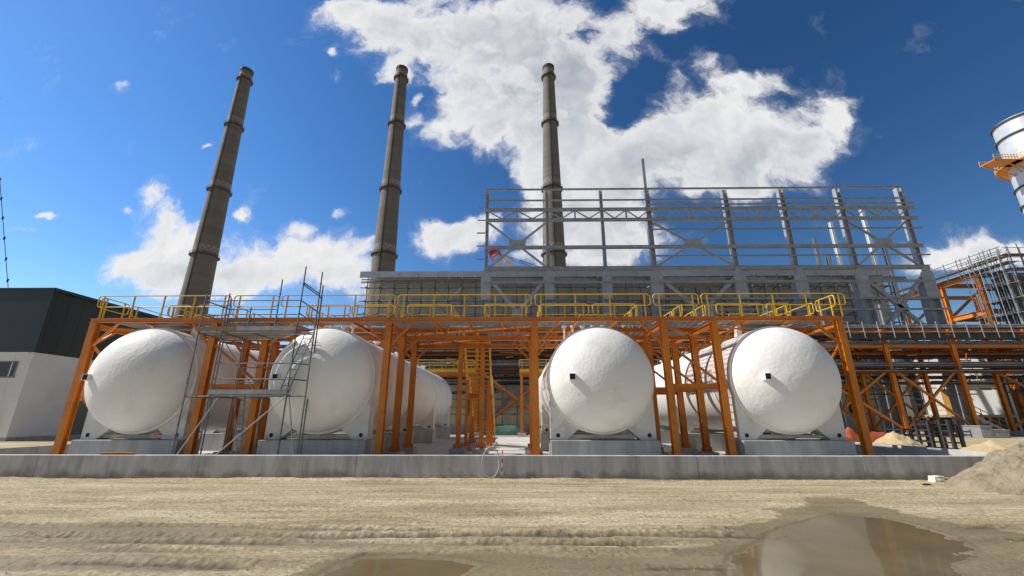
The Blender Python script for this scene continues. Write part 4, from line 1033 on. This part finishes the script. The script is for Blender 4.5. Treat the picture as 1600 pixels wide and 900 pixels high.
# cloud masses: centre, half-size, weight  (sky directions, read off once)
CL = [(550,24,75,26,.9),(610,40,75,40,1.0),(700,45,100,60,1.0),(820,50,120,75,1.05),(905,120,85,65,1.05),(800,140,95,60,1.0),(735,150,60,50,1.0),(620,112,28,18,.95),(690,198,42,26,1.0),(760,212,50,28,1.0),(830,222,60,48,1.0),(895,200,50,60,1.0),(850,280,50,36,1.0),
      (1040,10,80,30,1.0),(965,50,45,45,.95),
      (985,238,65,40,1.0),(1050,208,58,54,1.0),(1112,175,62,56,1.05),(1180,218,90,60,1.1),(1250,214,66,50,1.0),(1302,186,32,36,1.0),(1130,288,95,22,.95),(1100,268,150,38,1.05),(955,265,85,45,1.05),(920,225,60,50,1.0),
      (905,310,80,32,1.0),(975,330,80,28,.95),(870,345,55,46,1.0),(930,355,80,30,.9),(715,372,60,27,1.0),(760,352,42,24,.95),(688,352,28,18,.95),(935,388,75,28,.9),(850,402,60,24,.9),(1020,378,60,26,.85),
      (235,300,28,32,.95),(265,335,38,38,1.0),(285,375,70,32,1.0),(230,400,60,28,1.0),(290,425,80,34,1.0),(230,430,45,22,.7),(470,350,32,16,.9),(450,385,60,30,1.0),(520,385,55,28,1.0),(420,425,110,34,1.0),(540,425,60,34,.95),(360,440,80,30,.9),(575,375,18,8,.6),
      (193,138,23,10,1.01),(338,214,10,6,0.94),(72,340,19,6,0.94),(198,320,16,7,0.81),(374,333,13,9,1.01),(530,325,16,7,0.74),(648,155,11,14,0.94),(650,185,16,12,0.81),(30,365,34,6,0.74),(525,118,11,9,0.74),(520,85,11,9,0.74),
      (1180,130,41,19,0.81),(1120,105,34,16,0.74),(1060,120,25,31,0.74),(1590,385,103,26,1.15),(1500,400,69,21,1.15),(1460,412,34,14,0.94)]
acc = None
for px, py, hx, hy, wt in CL:
    u0, v0 = uvpx(px, py); ua, _ = uvpx(px+hx, py); ub, vb = uvpx(px, py-hy)
    d = VM('MULTIPLY', VM('SUBTRACT', uvw, (u0, v0, 0)), (1/max(.004, abs(ua-u0)), 1/max(.004, abs(vb-v0)), 0))
    g = M('MULTIPLY', M('POWER', 2.718, M('MULTIPLY', VM('DOT_PRODUCT', d, d), -.75)), wt)
    acc = g if acc is None else M('MAXIMUM', M('ADD', M('MULTIPLY', M('MINIMUM', acc, g), .35), M('MAXIMUM', acc, g)), 0)
for px, py, hx, hy, wt in [(985,155,34,36,.95),(1015,108,32,26,.6),(755,290,52,34,.9),(905,300,26,10,.4),(1030,335,40,12,.4),(700,310,45,25,.6)]:
    u0, v0 = uvpx(px, py); ua, _ = uvpx(px+hx, py); ub, vb = uvpx(px, py-hy)
    d = VM('MULTIPLY', VM('SUBTRACT', uvw, (u0, v0, 0)), (1/abs(ua-u0), 1/abs(vb-v0), 0))
    acc = M('SUBTRACT', acc, M('MULTIPLY', M('POWER', 2.718, M('MULTIPLY', VM('DOT_PRODUCT', d, d), -.9)), wt))
front = M('GREATER_THAN', sp.outputs['Y'], 0)
n1 = ntex(uvw, 6.0, 10, .62).outputs['Fac']; n2 = ntex(uv, 2.2, 6, .55).outputs['Fac']
behind = M('MULTIPLY', M('SUBTRACT', n2, .40), 3.2)  # unseen cloud cover behind the viewer, set for the fill light
mask = M('ADD', M('MULTIPLY', acc, front), M('MULTIPLY', behind, M('SUBTRACT', 1, front)))
dens = M('ADD', M('MULTIPLY', mask, .90), M('MULTIPLY', M('SUBTRACT', n1, .5), 2.5))
def mr(v, a, b, c=0, d=1, smooth=True):
    n = N.new('ShaderNodeMapRange'); n.interpolation_type = 'SMOOTHSTEP' if smooth else 'LINEAR'
    L.new(v, n.inputs[0])
    for i, q in zip((1,2,3,4), (a,b,c,d)): n.inputs[i].default_value = q
    return n.outputs[0]
alpha = M('MAXIMUM', mr(dens, .40, .96), M('MULTIPLY', mr(dens, .25, .6), .10))
core = mr(dens, .60, 1.3)
pa_ = ntex(uvw, 5.0, 7, .55).outputs['Fac']; pb_ = ntex(VM('ADD', uvw, (-.035,.03,0)), 5.0, 7, .55).outputs['Fac']
relief = M('MULTIPLY_ADD', M('SUBTRACT', pb_, pa_), 3.2, .42, clamp=True)     # billows shaded on the side away from the sun
grey = None
for px, py, hx, hy, wt in [(870,110,140,110,1.0),(710,75,110,60,.7),(1190,258,130,40,1.0),(1010,265,110,50,.85),(940,350,130,55,.7),(300,430,120,18,.4),(470,430,100,16,.4)]:
    u0, v0 = uvpx(px, py); ua, _ = uvpx(px+hx, py); ub, vb = uvpx(px, py-hy)
    d = VM('MULTIPLY', VM('SUBTRACT', uvw, (u0, v0, 0)), (1/abs(ua-u0), 1/abs(vb-v0), 0))
    g = M('MULTIPLY', M('POWER', 2.718, M('MULTIPLY', VM('DOT_PRODUCT', d, d), -.8)), wt)
    grey = g if grey is None else M('MAXIMUM', grey, g)
shade = M('MULTIPLY', core, M('ADD', M('MULTIPLY', grey, .62), M('MULTIPLY', relief, .50)), clamp=True)
br = N.new('ShaderNodeValToRGB'); e = br.color_ramp.elements
e[0].position = 0; e[0].color = (.95,.95,.95,1); e[1].position = 1; e[1].color = (.42,.46,.54,1)
L.new(shade, br.inputs[0])
cs = VM('MULTIPLY', br.outputs[0], (9.7,9.65,9.6))
hs = N.new('ShaderNodeHueSaturation'); hs.inputs['Saturation'].default_value = 1.28; hs.inputs['Hue'].default_value = .504; L.new(sky.outputs[0], hs.inputs['Color'])
glow = mr(sp.outputs['X'], -.9, .55, 1.85, .92)
gv = N.new('ShaderNodeCombineXYZ')
for i in range(3): L.new(glow, gv.inputs[i])
skyc = VM('MULTIPLY', hs.outputs[0], gv.outputs[0])
mx = N.new('ShaderNodeMix'); mx.data_type = 'RGBA'; L.new(alpha, mx.inputs['Factor']); L.new(skyc, mx.inputs['A']); L.new(cs, mx.inputs['B'])
bk = mr(sp.outputs['Y'], -.15, .25, .55, 1.0)      # sky behind the viewer dimmed to cut the fill light
bv = N.new('ShaderNodeCombineXYZ')
for i in range(3): L.new(bk, bv.inputs[i])
fin = VM('MULTIPLY', mx.outputs['Result'], bv.outputs[0])
L.new(fin, bg.inputs['Color']); bg.inputs['Strength'].default_value = .09

# ------------------------------------------------------------------ camera and view
cam = bpy.data.cameras.new('camera'); cam.sensor_width = 36; cam.lens = F/1600*36; cam.clip_end = 6000; cam.clip_start = .1
co = bpy.data.objects.new('camera', cam); col.objects.link(co); co.location = (0,0,EYE); co.rotation_euler = (math.pi/2+PITCH, 0, YAW)
scn.camera = co
vs = scn.view_settings; vs.view_transform = 'Standard'; vs.look = 'None'; vs.exposure = .1; vs.gamma = 1
